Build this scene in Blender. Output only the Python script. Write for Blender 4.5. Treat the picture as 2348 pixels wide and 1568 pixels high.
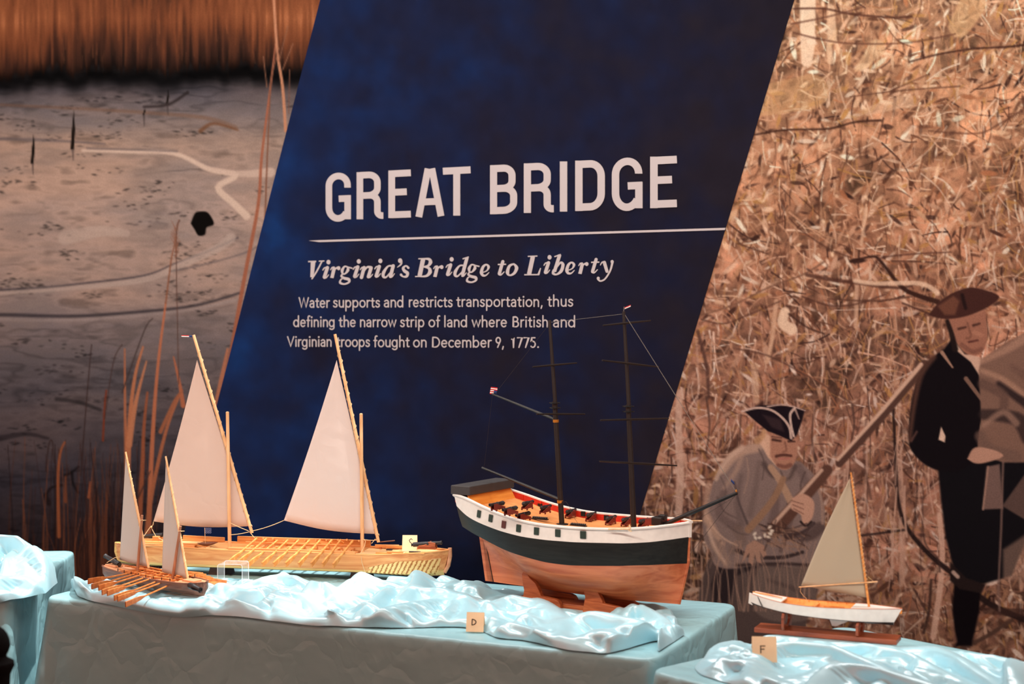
import bpy, math, random
import numpy as np
from mathutils import Vector, Matrix

for _o in list(bpy.data.objects):
    bpy.data.objects.remove(_o)
SC = bpy.context.scene
COL = SC.collection
PI = math.pi
R = math.radians

# ------------------------------------------------------------------ camera
TH = R(24.4)                       # the wall runs obliquely: it comes nearer towards the right
FPX, CX, HY = 3261.0, 1174.0, 742.0
CAMZ, TZ, YW = 1.55, 0.75, 4.62    # eye height, table height, wall distance
cs, sn = math.cos(TH), math.sin(TH)
cam_d = bpy.data.cameras.new('camera')
cam = bpy.data.objects.new('camera', cam_d)
COL.objects.link(cam)
cam.location = (0, 0, CAMZ)
cam.rotation_euler = (PI / 2, 0, TH)
cam_d.sensor_width = 36.0
cam_d.lens = 36.0 * FPX / 2348.0
cam_d.shift_y = -(784.0 - HY) / 2348.0
cam_d.dof.use_dof = True
cam_d.dof.focus_distance = 4.30
cam_d.dof.aperture_fstop = 2.8
cam_d.clip_start = 0.05
SC.camera = cam

# ------------------------------------------------------------------ light
SC.view_settings.view_transform = 'Standard'
SC.view_settings.look = 'None'
SC.view_settings.gamma = 1.0
SC.view_settings.use_curve_mapping = False
SC.view_settings.exposure = 0.0
w = bpy.data.worlds.new('world'); SC.world = w; w.use_nodes = True
bg = w.node_tree.nodes['Background']
bg.inputs[0].default_value = (1.0, 0.42, 0.31, 1)
bg.inputs[1].default_value = 0.92

def lamp(name, kind, loc, target, color, energy, **kw):
    d = bpy.data.lights.new(name, kind)
    d.color = color; d.energy = energy
    for k, v in kw.items():
        setattr(d, k, v)
    o = bpy.data.objects.new(name, d); COL.objects.link(o)
    o.location = loc
    o.rotation_euler = (Vector(target) - Vector(loc)).to_track_quat('-Z', 'Y').to_euler()
    return o
# daylight through the roof light: a sun beam and the bright opening itself
lamp('sun', 'SUN', (-2, 4, 6), (-2 - 0.27, 4 - 0.06, 6 - 0.95), (1.0, 0.97, 0.92), 4.2, angle=R(0.6))
lamp('skylight', 'AREA', (-2.0, 3.98, 4.5), (-2.0, 3.98, 0), (0.97, 0.99, 1.0), 165, shape='RECTANGLE', size=5.4, size_y=1.0)
# lamp strip washing wall and models; an added board keeps it off the table fronts
lamp('wash_light', 'AREA', (-1.7, 0.5, 3.6), (-1.7, 4.62, 1.7), (1.0, 0.89, 0.80), 245, shape='RECTANGLE', size=10.0, size_y=0.04)

# ------------------------------------------------------------------ helpers
def ray(px, py):
    a, b = (px - CX) / FPX, -(py - HY) / FPX
    return Vector((a * cs - sn, a * sn + cs, b))
def on_z(px, py, z=TZ):
    d = ray(px, py); t = (z - CAMZ) / d.z
    return Vector((d.x * t, d.y * t, z))
def on_wall(px, py, y=YW):
    d = ray(px, py); t = y / d.y
    return Vector((d.x * t, y, CAMZ + d.z * t))
class Frame:
    """local frame of a thing: origin on its base, x axis turned by rot"""
    def __init__(s, loc, rot):
        s.loc = Vector(loc); s.rot = rot
        s.M = Matrix.Rotation(-rot, 3, 'Z')
        s.o = s.M @ (Vector((0, 0, CAMZ)) - s.loc)
    def y(s, px, py, yo=0.0):
        d = s.M @ ray(px, py); t = (yo - s.o.y) / d.y
        return s.o + d * t
    def z(s, px, py, zo=0.0):
        d = s.M @ ray(px, py); t = (zo - s.o.z) / d.z
        return s.o + d * t

def link(o, parent=None):
    COL.objects.link(o)
    if parent is not None:
        o.parent = parent
    return o
def thing(name, label, cat, loc=(0, 0, 0), rot=0.0, group=None):
    o = bpy.data.objects.new(name, None); COL.objects.link(o)
    o.location = loc; o.rotation_euler = (0, 0, rot)
    o.empty_display_size = 0.05
    o['label'] = label; o['category'] = cat
    if group: o['group'] = group
    return o
def tag(o, label, cat, group=None):
    o['label'] = label; o['category'] = cat
    if group: o['group'] = group
    return o
def structure(o):
    o['kind'] = 'structure'
    return o

class MB:
    def __init__(s):
        s.v = []; s.f = []; s.m = []; s.cur = 0
    def add(s, verts, faces):
        b = len(s.v)
        s.v += [tuple(p) for p in verts]
        for f in faces:
            s.f.append(tuple(b + i for i in f)); s.m.append(s.cur)
        return s
    def box(s, c, size, rot=None, taper=1.0):
        x, y, z = [k / 2 for k in size]
        vs = [Vector(p) for p in ((-x, -y, -z), (x, -y, -z), (x, y, -z), (-x, y, -z),
              (-x * taper, -y * taper, z), (x * taper, -y * taper, z), (x * taper, y * taper, z), (-x * taper, y * taper, z))]
        if rot is not None: vs = [rot @ p for p in vs]
        c = Vector(c)
        return s.add([p + c for p in vs], [(0, 3, 2, 1), (4, 5, 6, 7), (0, 1, 5, 4), (1, 2, 6, 5), (2, 3, 7, 6), (3, 0, 4, 7)])
    def hexa(s, p8):
        return s.add(p8, [(0, 3, 2, 1), (4, 5, 6, 7), (0, 1, 5, 4), (1, 2, 6, 5), (2, 3, 7, 6), (3, 0, 4, 7)])
    def tube(s, pts, rad, n=8, cap=True, flat=1.0, up=None):
        pts = [Vector(p) for p in pts]
        rad = [rad] * len(pts) if isinstance(rad, (int, float)) else rad
        rings = []; prev = None
        for i, p in enumerate(pts):
            d = (pts[min(i + 1, len(pts) - 1)] - pts[max(i - 1, 0)]).normalized()
            if prev is None:
                ref = Vector(up) if up is not None else (Vector((0, 0, 1)) if abs(d.z) < 0.9 else Vector((1, 0, 0)))
                a = (ref - d * ref.dot(d)).normalized()
            else:
                a = (prev - d * prev.dot(d)).normalized()
            prev = a; b = d.cross(a)
            rings.append([p + (a * math.cos(2 * PI * k / n) * flat + b * math.sin(2 * PI * k / n)) * rad[i] for k in range(n)])
        vs = [q for r in rings for q in r]
        fs = [(i * n + k, i * n + (k + 1) % n, (i + 1) * n + (k + 1) % n, (i + 1) * n + k) for i in range(len(pts) - 1) for k in range(n)]
        if cap:
            fs.append(tuple(range(n))[::-1]); fs.append(tuple((len(pts) - 1) * n + k for k in range(n)))
        return s.add(vs, fs)
    def lathe(s, prof, n=16, origin=(0, 0, 0), axis='x', rot=None):
        """prof: (along, radius)"""
        o = Vector(origin); vs = []
        for a, r in prof:
            for k in range(n):
                c, q = math.cos(2 * PI * k / n) * r, math.sin(2 * PI * k / n) * r
                p = Vector((a, c, q)) if axis == 'x' else Vector((c, q, a))
                if rot is not None: p = rot @ p
                vs.append(o + p)
        m = len(prof)
        fs = [(i * n + k, (i + 1) * n + k, (i + 1) * n + (k + 1) % n, i * n + (k + 1) % n) for i in range(m - 1) for k in range(n)]
        fs.append(tuple(range(n))); fs.append(tuple((m - 1) * n + k for k in range(n))[::-1])
        return s.add(vs, fs)
    def ball(s, c, r, n=10):
        return s.lathe([(-r * math.cos(PI * i / n), max(r * math.sin(PI * i / n), 1e-5)) for i in range(n + 1)], n, c)
    def grid(s, fn, nu, nv):
        vs = [fn(i / nu, j / nv) for j in range(nv + 1) for i in range(nu + 1)]
        fs = [(j * (nu + 1) + i, j * (nu + 1) + i + 1, (j + 1) * (nu + 1) + i + 1, (j + 1) * (nu + 1) + i) for j in range(nv) for i in range(nu)]
        return s.add(vs, fs)
    def slab(s, poly, t0, t1, M=None):
        """extrude a 2D outline (x, z) along y from t0 to t1"""
        n = len(poly)
        vs = [Vector((p[0], t0, p[1])) for p in poly] + [Vector((p[0], t1, p[1])) for p in poly]
        if M is not None: vs = [M @ p for p in vs]
        fs = [(k, (k + 1) % n, n + (k + 1) % n, n + k) for k in range(n)] + [tuple(range(n))[::-1], tuple(range(n, 2 * n))]
        return s.add(vs, fs)
    def build(s, name, mats, parent=None, smooth=True, bevel=0.0, solid=0.0, subd=0, loc=None, angle=40):
        me = bpy.data.meshes.new(name)
        me.from_pydata([tuple(p) for p in s.v], [], s.f); me.update()
        for mm in (mats if isinstance(mats, (list, tuple)) else [mats]):
            me.materials.append(mm)
        if max(s.m, default=0) > 0:
            me.polygons.foreach_set('material_index', s.m)
        if smooth:
            me.polygons.foreach_set('use_smooth', [True] * len(me.polygons))
            try: me.set_sharp_from_angle(angle=R(angle))
            except Exception: pass
        o = link(bpy.data.objects.new(name, me), parent)
        if loc is not None: o.location = loc
        if solid:
            md = o.modifiers.new('solid', 'SOLIDIFY'); md.thickness = solid; md.offset = 0
        if subd:
            md = o.modifiers.new('subd', 'SUBSURF'); md.levels = subd; md.render_levels = subd
        if bevel:
            md = o.modifiers.new('bevel', 'BEVEL'); md.width = bevel; md.segments = 2; md.limit_method = 'ANGLE'; md.angle_limit = R(35)
        return o
def clone(o, parent, loc, rot=(0, 0, 0), scale=(1, 1, 1)):
    c = o.copy(); COL.objects.link(c); c.parent = parent
    c.location = loc; c.rotation_euler = rot; c.scale = scale
    return c

# ------------------------------------------------------------------ materials
def srgb(r, g, b):
    f = lambda c: (c / 255 / 12.92) if c / 255 <= 0.04045 else ((c / 255 + 0.055) / 1.055) ** 2.4
    return (f(r), f(g), f(b), 1.0)
class NT:
    def __init__(s, name):
        s.mat = bpy.data.materials.new(name); s.mat.use_nodes = True
        s.t = s.mat.node_tree; s.N = s.t.nodes; s.p = s.N['Principled BSDF']
    def n(s, kind, **kw):
        x = s.N.new(kind)
        for k, v in kw.items():
            if k.startswith('_'): x.inputs[k[1:].replace('_', ' ')].default_value = v
            else: setattr(x, k, v)
        return x
    def l(s, a, b): s.t.links.new(a, b)
    def coords(s, scale, rot=(0, 0, 0)):
        tc = s.n('ShaderNodeTexCoord'); mp = s.n('ShaderNodeMapping')
        mp.inputs['Scale'].default_value = scale; mp.inputs['Rotation'].default_value = rot
        s.l(tc.outputs['Object'], mp.inputs[0]); return mp.outputs[0]
    def ramp(s, fac, stops):
        r = s.n('ShaderNodeValToRGB'); e = r.color_ramp.elements
        e[0].position, e[0].color = stops[0]; e[1].position, e[1].color = stops[-1]
        for pos, c in stops[1:-1]:
            q = e.new(pos); q.color = c
        s.l(fac, r.inputs[0]); return r.outputs[0]
    def bump(s, h, strength, dist=0.002):
        b = s.n('ShaderNodeBump'); b.inputs['Strength'].default_value = strength; b.inputs['Distance'].default_value = dist
        s.l(h, b.inputs['Height']); s.l(b.outputs[0], s.p.inputs['Normal']); return b
def plain(name, rgb, rough=0.5, spec=0.4, var=0.12, scale=60, metal=0.0, bump=0.0):
    m = NT(name); c = srgb(*rgb)
    nz = m.n('ShaderNodeTexNoise'); nz.inputs['Scale'].default_value = 1.0; nz.inputs['Detail'].default_value = 4
    m.l(m.coords((scale,) * 3), nz.inputs['Vector'])
    d = tuple(k * (1 - var) for k in c[:3]) + (1,); u = tuple(min(1, k * (1 + var)) for k in c[:3]) + (1,)
    m.l(m.ramp(nz.outputs['Fac'], [(0.3, d), (0.7, u)]), m.p.inputs['Base Color'])
    m.p.inputs['Roughness'].default_value = rough; m.p.inputs['Specular IOR Level'].default_value = spec; m.p.inputs['Metallic'].default_value = metal
    if bump: m.bump(nz.outputs['Fac'], bump, 0.0006)
    return m.mat
def wood(name, dark, light, along=(6, 90, 90), rough=0.45, spec=0.35, planks=0.0, axis='Y', pos=(.32, .68)):
    m = NT(name)
    v = m.coords(along)
    nz = m.n('ShaderNodeTexNoise'); nz.inputs['Scale'].default_value = 1.0; nz.inputs['Detail'].default_value = 5; nz.inputs['Distortion'].default_value = 0.8
    m.l(v, nz.inputs['Vector'])
    c = m.ramp(nz.outputs['Fac'], [(pos[0], srgb(*dark)), (pos[1], srgb(*light))])
    if planks:
        tc = m.n('ShaderNodeTexCoord'); sp = m.n('ShaderNodeSeparateXYZ'); m.l(tc.outputs['Object'], sp.inputs[0])
        mu = m.n('ShaderNodeMath', operation='MULTIPLY'); mu.inputs[1].default_value = 1.0 / planks; m.l(sp.outputs[axis], mu.inputs[0])
        fr = m.n('ShaderNodeMath', operation='FRACT'); m.l(mu.outputs[0], fr.inputs[0])
        ln = m.ramp(fr.outputs[0], [(0.0, (0.35, 0.25, 0.2, 1)), (0.09, (1, 1, 1, 1))])
        mx = m.n('ShaderNodeMix', data_type='RGBA', blend_type='MULTIPLY'); mx.inputs[0].default_value = 1.0
        m.l(c, mx.inputs[6]); m.l(ln, mx.inputs[7]); c = mx.outputs[2]
    m.l(c, m.p.inputs['Base Color'])
    m.p.inputs['Roughness'].default_value = rough; m.p.inputs['Specular IOR Level'].default_value = spec
    m.bump(nz.outputs['Fac'], 0.12, 0.0008)
    return m.mat
def cloth(name, rgb, rough, spec, sheen=0.0, crease=0.0, transl=0.0, weave=900):
    m = NT(name); c = srgb(*rgb)
    m.p.inputs['Base Color'].default_value = c
    m.p.inputs['Roughness'].default_value = rough; m.p.inputs['Specular IOR Level'].default_value = spec
    m.p.inputs['Sheen Weight'].default_value = sheen
    if crease:
        v = m.coords((1, 1, 1))
        nz = m.n('ShaderNodeTexNoise'); nz.inputs['Scale'].default_value = 5; nz.inputs['Detail'].default_value = 3; m.l(v, nz.inputs['Vector'])
        mx = m.n('ShaderNodeMix', data_type='VECTOR'); mx.inputs[0].default_value = 0.22; m.l(v, mx.inputs[4]); m.l(nz.outputs['Color'], mx.inputs[5])
        v1 = m.n('ShaderNodeTexVoronoi', feature='DISTANCE_TO_EDGE'); v1.inputs['Scale'].default_value = 11; m.l(mx.outputs[1], v1.inputs['Vector'])
        v2 = m.n('ShaderNodeTexVoronoi', feature='F1'); v2.inputs['Scale'].default_value = 14; m.l(mx.outputs[1], v2.inputs['Vector'])
        a = m.n('ShaderNodeMath', operation='SMOOTH_MIN'); a.inputs[1].default_value = 0.25; a.inputs[2].default_value = 0.15; m.l(v1.outputs['Distance'], a.inputs[0])
        b = m.n('ShaderNodeMath', operation='MULTIPLY_ADD'); b.inputs[1].default_value = 0.35; m.l(v2.outputs['Distance'], b.inputs[0]); m.l(a.outputs[0], b.inputs[2])
        d = m.n('ShaderNodeMath', operation='MULTIPLY_ADD'); d.inputs[1].default_value = 0.5; m.l(nz.outputs['Fac'], d.inputs[0]); m.l(b.outputs[0], d.inputs[2])
        m.bump(d.outputs[0], crease, 0.03)
    if transl:
        tr = m.n('ShaderNodeBsdfTranslucent'); tr.inputs['Color'].default_value = c
        mx = m.n('ShaderNodeMixShader'); mx.inputs[0].default_value = transl
        out = m.N['Material Output']
        m.l(m.p.outputs[0], mx.inputs[1]); m.l(tr.outputs[0], mx.inputs[2]); m.l(mx.outputs[0], out.inputs['Surface'])
    return m.mat
M = {}
M['honey'] = wood('honey_wood', (208, 128, 70), (238, 176, 112), (5, 70, 70))
M['honey_deck'] = wood('honey_deck_wood', (214, 160, 104), (244, 204, 150), (5, 60, 60), planks=0.012)
M['pale_low'] = wood('pale_glow_wood', (206, 158, 92), (232, 196, 124), (10, 40, 160))  # pale tone carries glow bounced from the satin onto the hull bottom
M['oar'] = wood('oar_wood', (200, 120, 54), (236, 168, 96), (20, 60, 60))
M['spar'] = wood('spar_wood', (214, 160, 110), (240, 196, 146), (60, 60, 8))
M['walnut'] = wood('walnut_wood', (92, 54, 40), (134, 86, 66), (6, 80, 80), rough=0.5)
M['walnut_deck'] = wood('walnut_deck_wood', (196, 136, 98), (226, 168, 128), (8, 80, 80), planks=0.010)
M['red_oar'] = wood('reddish_oar_wood', (186, 98, 42), (224, 144, 78), (20, 60, 60))
M['mast_red'] = wood('brown_spar_wood', (150, 96, 68), (186, 130, 98), (60, 60, 8))
M['copper'] = wood('copper_stained_wood', (176, 86, 48), (214, 128, 82), (5, 30, 60), rough=0.34, spec=0.5)
M['stand'] = wood('stand_wood', (140, 66, 34), (188, 104, 60), (12, 50, 120), rough=0.4)
M['mahogany'] = wood('mahogany_wood', (110, 48, 26), (156, 78, 44), (8, 60, 60), rough=0.35, spec=0.5)
M['dark_block'] = wood('dark_block_wood', (52, 28, 20), (80, 46, 34), (20, 60, 60))
M['deck_orange'] = wood('orange_deck_wood', (206, 128, 70), (236, 166, 102), (5, 60, 60), planks=0.011)
M['cabin'] = wood('orange_cabin_wood', (214, 124, 40), (236, 158, 70), (60, 6, 60))
M['white_paint'] = plain('white_paint', (226, 222, 214), 0.35, 0.4, 0.05)
M['black_paint'] = wood('black_paint', (18, 19, 18), (32, 33, 30), (6, 60, 120), rough=0.5, spec=0.25)
M['black_spar'] = plain('black_spar_paint', (26, 24, 24), 0.4, 0.4, 0.2)
M['iron'] = plain('black_iron', (34, 32, 34), 0.42, 0.5, 0.25, 200, bump=0.2)
M['charcoal'] = plain('charcoal_paint', (58, 56, 56), 0.55, 0.4, 0.08)
M['red_paint'] = plain('red_paint', (196, 42, 22), 0.45, 0.4, 0.15)
M['carriage'] = plain('carriage_red_brown', (118, 44, 34), 0.5, 0.3, 0.15)
M['port_green'] = plain('dark_green_paint', (44, 60, 52), 0.4, 0.4, 0.1)
M['port_brown'] = plain('port_brown_paint', (92, 48, 44), 0.4, 0.4, 0.1)
M['brass'] = plain('brass', (190, 130, 50), 0.35, 0.5, 0.1, metal=0.6)
M['twine'] = plain('twine', (216, 186, 142), 0.8, 0.2, 0.15, 400)
M['thread'] = plain('grey_thread', (112, 106, 98), 0.7, 0.2, 0.1)
M['thread_dark'] = plain('dark_thread', (56, 50, 48), 0.7, 0.2, 0.1)
M['sail'] = cloth('sail_cotton', (236, 214, 200), 0.85, 0.15, transl=0.35, crease=0.10)
M['sail_white'] = cloth('sail_bright_cotton', (242, 228, 220), 0.85, 0.15, transl=0.35, crease=0.12)
M['sail_grey'] = cloth('sail_paper', (204, 196, 188), 0.8, 0.15, transl=0.25)
M['sail_beige'] = cloth('sail_linen', (196, 182, 158), 0.85, 0.15, transl=0.3)
M['table_cloth'] = cloth('table_cloth_fabric', (152, 200, 208), 0.36, 0.6, crease=0.30)
M['satin'] = cloth('satin_fabric', (160, 216, 230), 0.34, 1.0, sheen=0.25)
M['satin'].node_tree.nodes['Principled BSDF'].inputs['IOR'].default_value = 2.0
M['card'] = plain('card_paper', (236, 206, 166), 0.8, 0.2, 0.03)
M['ink'] = plain('black_ink', (40, 36, 36), 0.7, 0.2, 0.05)
M['flag_red'] = plain('flag_red', (196, 40, 40), 0.8, 0.1, 0.05)
M['flag_white'] = plain('flag_white', (236, 230, 226), 0.8, 0.1, 0.03)
M['flag_blue'] = plain('flag_blue', (40, 58, 104), 0.8, 0.1, 0.05)
M['black_cloth'] = plain('black_matte', (14, 12, 12), 0.9, 0.1, 0.2)
M['wall'] = plain('wall_paint', (150, 140, 132), 0.9, 0.1, 0.04, 8)
M['floor'] = plain('dark_carpet', (84, 74, 68), 0.95, 0.05, 0.2, 40)
M['ceiling'] = plain('ceiling_paint', (200, 190, 180), 0.9, 0.1, 0.03, 8)
def acrylic(name, alpha, rough):
    m = NT(name)
    nz = m.n('ShaderNodeTexNoise'); nz.inputs['Scale'].default_value = 30; m.l(m.coords((1, 1, 1)), nz.inputs['Vector'])
    m.l(m.ramp(nz.outputs['Fac'], [(0.3, (0.86, 0.9, 0.92, 1)), (0.7, (0.94, 0.97, 1, 1))]), m.p.inputs['Base Color'])
    m.p.inputs['Roughness'].default_value = rough; m.p.inputs['Alpha'].default_value = alpha
    m.p.inputs['Specular IOR Level'].default_value = 0.5
    return m.mat
M['acrylic'] = acrylic('clear_acrylic', 0.10, 0.06)
M['acrylic_edge'] = acrylic('acrylic_polished_edge', 0.62, 0.2)
def carved():
    m = NT('pale_carved_wood')
    v = m.coords((1, 1, 1), (0, R(-28), 0)); wv = m.n('ShaderNodeTexWave'); wv.bands_direction = 'X'; wv.inputs['Scale'].default_value = 26; wv.inputs['Distortion'].default_value = 2.2; wv.inputs['Detail'].default_value = 2; wv.inputs['Detail Scale'].default_value = 6
    m.l(v, wv.inputs['Vector'])
    m.l(m.ramp(wv.outputs['Fac'], [(0.10, srgb(168, 104, 50)), (0.30, srgb(226, 178, 104)), (1.0, srgb(240, 206, 138))]), m.p.inputs['Base Color'])
    m.p.inputs['Roughness'].default_value = 0.45; m.p.inputs['Specular IOR Level'].default_value = 0.35; m.bump(wv.outputs['Fac'], 0.3, 0.001)
    return m.mat
M['pale_bow'] = carved()
# ------------------------------------------------------------------ room
mb = MB(); mb.box((-1.5, YW + 0.06, 2.3), (14, 0.12, 4.6)); structure(mb.build('wall_back', M['wall'], smooth=False))
mb = MB(); mb.box((-1.5, 1.0, -0.05), (14, 11, 0.1)); structure(mb.build('floor', M['floor'], smooth=False))
mb = MB()      # ceiling with the roof-light opening
hx0, hx1, hy0, hy1 = -3.45, -0.93, 3.28, 4.45
for (x0, x1, y0, y1) in ((-8.5, hx0, -4.5, 4.74), (hx1, 5.5, -4.5, 4.74), (hx0, hx1, -4.5, hy0), (hx0, hx1, hy1, 4.74)):
    mb.box(((x0 + x1) / 2, (y0 + y1) / 2, 4.65), (x1 - x0, y1 - y0, 0.1))
for k in range(5): mb.box((hx0 + (hx1 - hx0) * (k + .5) / 5, (hy0 + hy1) / 2, 4.63), (0.15, hy1 - hy0, 0.05))  # unseen bars, added to break the sun patch into stripes
structure(mb.build('ceiling', M['ceiling'], smooth=False))
mb = MB(); mb.box((-1.7, 0.50, 3.12), (12, 0.92, 0.03)); mb.box((-1.7, 0.05, 3.87), (12, 0.03, 1.46)); structure(mb.build('beam_blocker_1', M['ceiling'], smooth=False))  # unseen boards, added to cut the lamp's beam off the table fronts
mb = MB(); mb.box((-1.5, YW - 0.008, 0.06), (14, 0.016, 0.12)); structure(mb.build('baseboard_back', M['dark_block'], smooth=False))

# ------------------------------------------------------------------ printed murals
RNG = np.random.default_rng(7); random.seed(11)
E_WALL = np.array((1.52, 1.29, 1.16))      # light that reaches the wall, used to choose print ink for the seen colour
def ink(rgb):
    """ink albedo whose look under the wall's light is the sRGB colour seen in the photograph"""
    a = np.asarray(rgb, float) / 255.0
    lin = np.where(a <= 0.04045, a / 12.92, ((a + 0.055) / 1.055) ** 2.4)
    return np.clip(lin / E_WALL, 0.002, 0.92)
def vnoise(h, w, cell, seed, octaves=3, ax=1.0, ay=1.0):
    g = np.random.default_rng(seed); out = np.zeros((h, w)); amp = 1.0; tot = 0
    for k in range(octaves):
        cx, cy = max(cell * ax / 2 ** k, 1.0), max(cell * ay / 2 ** k, 1.0)
        gw, gh = int(w / cx) + 3, int(h / cy) + 3
        t = g.random((gh, gw))
        xs = np.arange(w) / cx; ys = np.arange(h) / cy
        xi = xs.astype(int); yi = ys.astype(int); fx = xs - xi; fy = (ys - yi)[:, None]
        fx = fx * fx * (3 - 2 * fx); fy = fy * fy * (3 - 2 * fy)
        a = t[yi][:, xi] * (1 - fx) + t[yi][:, xi + 1] * fx
        b = t[yi + 1][:, xi] * (1 - fx) + t[yi + 1][:, xi + 1] * fx
        out += amp * (a * (1 - fy) + b * fy); tot += amp; amp *= 0.55
    return out / tot
def catmull(pts, k=6):
    pts = [np.asarray(p, float) for p in pts]
    if len(pts) < 3: return pts
    out = []
    for i in range(len(pts) - 1):
        p0, p1, p2, p3 = pts[max(i - 1, 0)], pts[i], pts[i + 1], pts[min(i + 2, len(pts) - 1)]
        for j in range(k):
            t = j / k
            out.append(0.5 * ((2 * p1) + (-p0 + p2) * t + (2 * p0 - 5 * p1 + 4 * p2 - p3) * t * t + (-p0 + 3 * p1 - 3 * p2 + p3) * t ** 3))
    out.append(pts[-1]); return out
class Canvas:
    """an ink picture: colours on a fine grid, addressed in the photograph's coordinates"""
    def __init__(s, x0, y0, x1, y1, step):
        s.x0, s.y0, s.s = x0, y0, step
        s.w = int((x1 - x0) / step) + 1; s.h = int((y1 - y0) / step) + 1
        s.a = np.zeros((s.h, s.w, 3)); s.id = np.zeros((s.h, s.w), np.int8)
        s.X = x0 + np.arange(s.w) * step; s.Y = y0 + np.arange(s.h) * step
    def box(s, pts, m):
        p = np.asarray(pts); f = lambda v, o, n: int(np.clip(v, 0, n))
        i0 = f((p[:, 0].min() - m - s.x0) / s.s, 0, s.w); i1 = f((p[:, 0].max() + m - s.x0) / s.s + 2, 0, s.w)
        j0 = f((p[:, 1].min() - m - s.y0) / s.s, 0, s.h); j1 = f((p[:, 1].max() + m - s.y0) / s.s + 2, 0, s.h)
        return i0, i1, j0, j1
    def mix(s, sl, cov, col):
        a = s.a[sl]; a += (np.asarray(col, float) - a) * cov[..., None]
    def poly(s, pts, col, soft=2.0, alpha=1.0, ident=0, smooth=False):
        if smooth: pts = catmull(list(pts) + [pts[0]], 5)[:-1]
        p = np.asarray(pts, float); i0, i1, j0, j1 = s.box(p, soft * 2 + 2)
        if i1 <= i0 or j1 <= j0: return
        X, Y = np.meshgrid(s.X[i0:i1], s.Y[j0:j1])
        ins = np.zeros(X.shape, bool); dist = np.full(X.shape, 1e9)
        for k in range(len(p)):
            ax, ay = p[k]; bx, by = p[(k + 1) % len(p)]
            c = ((ay > Y) != (by > Y)) & (X < (bx - ax) * (Y - ay) / (by - ay + 1e-12) + ax); ins ^= c
            dx, dy = bx - ax, by - ay; t = np.clip(((X - ax) * dx + (Y - ay) * dy) / (dx * dx + dy * dy + 1e-9), 0, 1)
            dist = np.minimum(dist, (X - ax - t * dx) ** 2 + (Y - ay - t * dy) ** 2)
        sd = np.sqrt(dist) * np.where(ins, 1, -1)
        cov = np.clip(0.5 + sd / (2 * soft), 0, 1); cov = cov * cov * (3 - 2 * cov)
        s.mix((slice(j0, j1), slice(i0, i1)), cov * alpha, col)
        if ident:
            v = s.id[j0:j1, i0:i1]; v[ins] = ident
    def stroke(s, pts, w, col, alpha=1.0, soft=1.3, curve=True):
        if curve and len(pts) > 2: pts = catmull(pts, 5)
        n = len(pts); w0, w1 = (w, w) if isinstance(w, (int, float)) else w
        p = np.asarray(pts, float); m = max(w0, w1) / 2 + soft * 2
        i0, i1, j0, j1 = s.box(p, m)
        if i1 <= i0 or j1 <= j0: return
        cov = np.zeros((j1 - j0, i1 - i0))
        for k in range(n - 1):
            q = p[k:k + 2]; a0, a1, b0, b1 = s.box(q, m)
            if a1 <= a0 or b1 <= b0: continue
            X, Y = s.X[a0:a1][None, :], s.Y[b0:b1][:, None]
            (ax, ay), (bx, by) = q; dx, dy = bx - ax, by - ay
            t = np.clip(((X - ax) * dx + (Y - ay) * dy) / (dx * dx + dy * dy + 1e-9), 0, 1)
            d = np.sqrt((X - ax - t * dx) ** 2 + (Y - ay - t * dy) ** 2)
            r = (w0 + (w1 - w0) * (k + t) / max(n - 1, 1)) / 2
            c = np.clip(0.5 + (r - d) / (2 * soft), 0, 1)
            v = cov[b0 - j0:b1 - j0, a0 - i0:a1 - i0]; np.maximum(v, c, out=v)
        s.mix((slice(j0, j1), slice(i0, i1)), cov * alpha, col)
    def ell(s, cx, cy, rx, ry, ang, col, alpha=1.0, soft=1.5):
        m = max(rx, ry) + soft * 2; i0, i1, j0, j1 = s.box([(cx - m, cy - m), (cx + m, cy + m)], 0)
        if i1 <= i0 or j1 <= j0: return
        X, Y = s.X[i0:i1][None, :] - cx, s.Y[j0:j1][:, None] - cy
        c, q = math.cos(ang), math.sin(ang); u = (X * c + Y * q) / rx; v = (-X * q + Y * c) / ry
        d = (1 - np.sqrt(u * u + v * v)) * min(rx, ry)
        s.mix((slice(j0, j1), slice(i0, i1)), np.clip(0.5 + d / (2 * soft), 0, 1) * alpha, col)
    def mesh(s, keep, name, mat, parent, ident=None, y=YW - 0.002):
        """keep: vertices that lie on this print; the picture becomes a flat sheet on the wall"""
        X, Y = np.meshgrid(s.X, s.Y)
        a = (X - CX) / FPX; b = -(Y - HY) / FPX
        t = y / (a * sn + cs)
        P = np.stack([(a * cs - sn) * t, np.full(X.shape, y), CAMZ + b * t], -1)
        cell = keep[:-1, :-1] | keep[1:, 1:] | keep[:-1, 1:] | keep[1:, :-1]
        if ident is not None:
            cell &= (s.id[:-1, :-1] == ident)
        idx = np.arange(s.h * s.w).reshape(s.h, s.w)
        q = np.stack([idx[:-1, :-1], idx[1:, :-1], idx[1:, 1:], idx[:-1, 1:]], -1)[cell]
        used, inv = np.unique(q, return_inverse=True); inv = inv.reshape(-1, 4)
        V = P.reshape(-1, 3)[used]; C = s.a.reshape(-1, 3)[used]
        me = bpy.data.meshes.new(name)
        me.vertices.add(len(V)); me.vertices.foreach_set('co', V.ravel())
        me.loops.add(inv.size); me.loops.foreach_set('vertex_index', inv.ravel().astype(np.int32))
        me.polygons.add(len(inv)); me.polygons.foreach_set('loop_start', np.arange(0, inv.size, 4, dtype=np.int32))
        me.update(calc_edges=True); me.validate()
        at = me.color_attributes.new('ink', 'FLOAT_COLOR', 'POINT')
        rgba = np.ones((len(V), 4), np.float32); rgba[:, :3] = ink(np.clip(C, 2, 250))
        at.data.foreach_set('color', rgba.ravel())
        me.materials.append(mat)
        return link(bpy.data.objects.new(name, me), parent)
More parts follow.
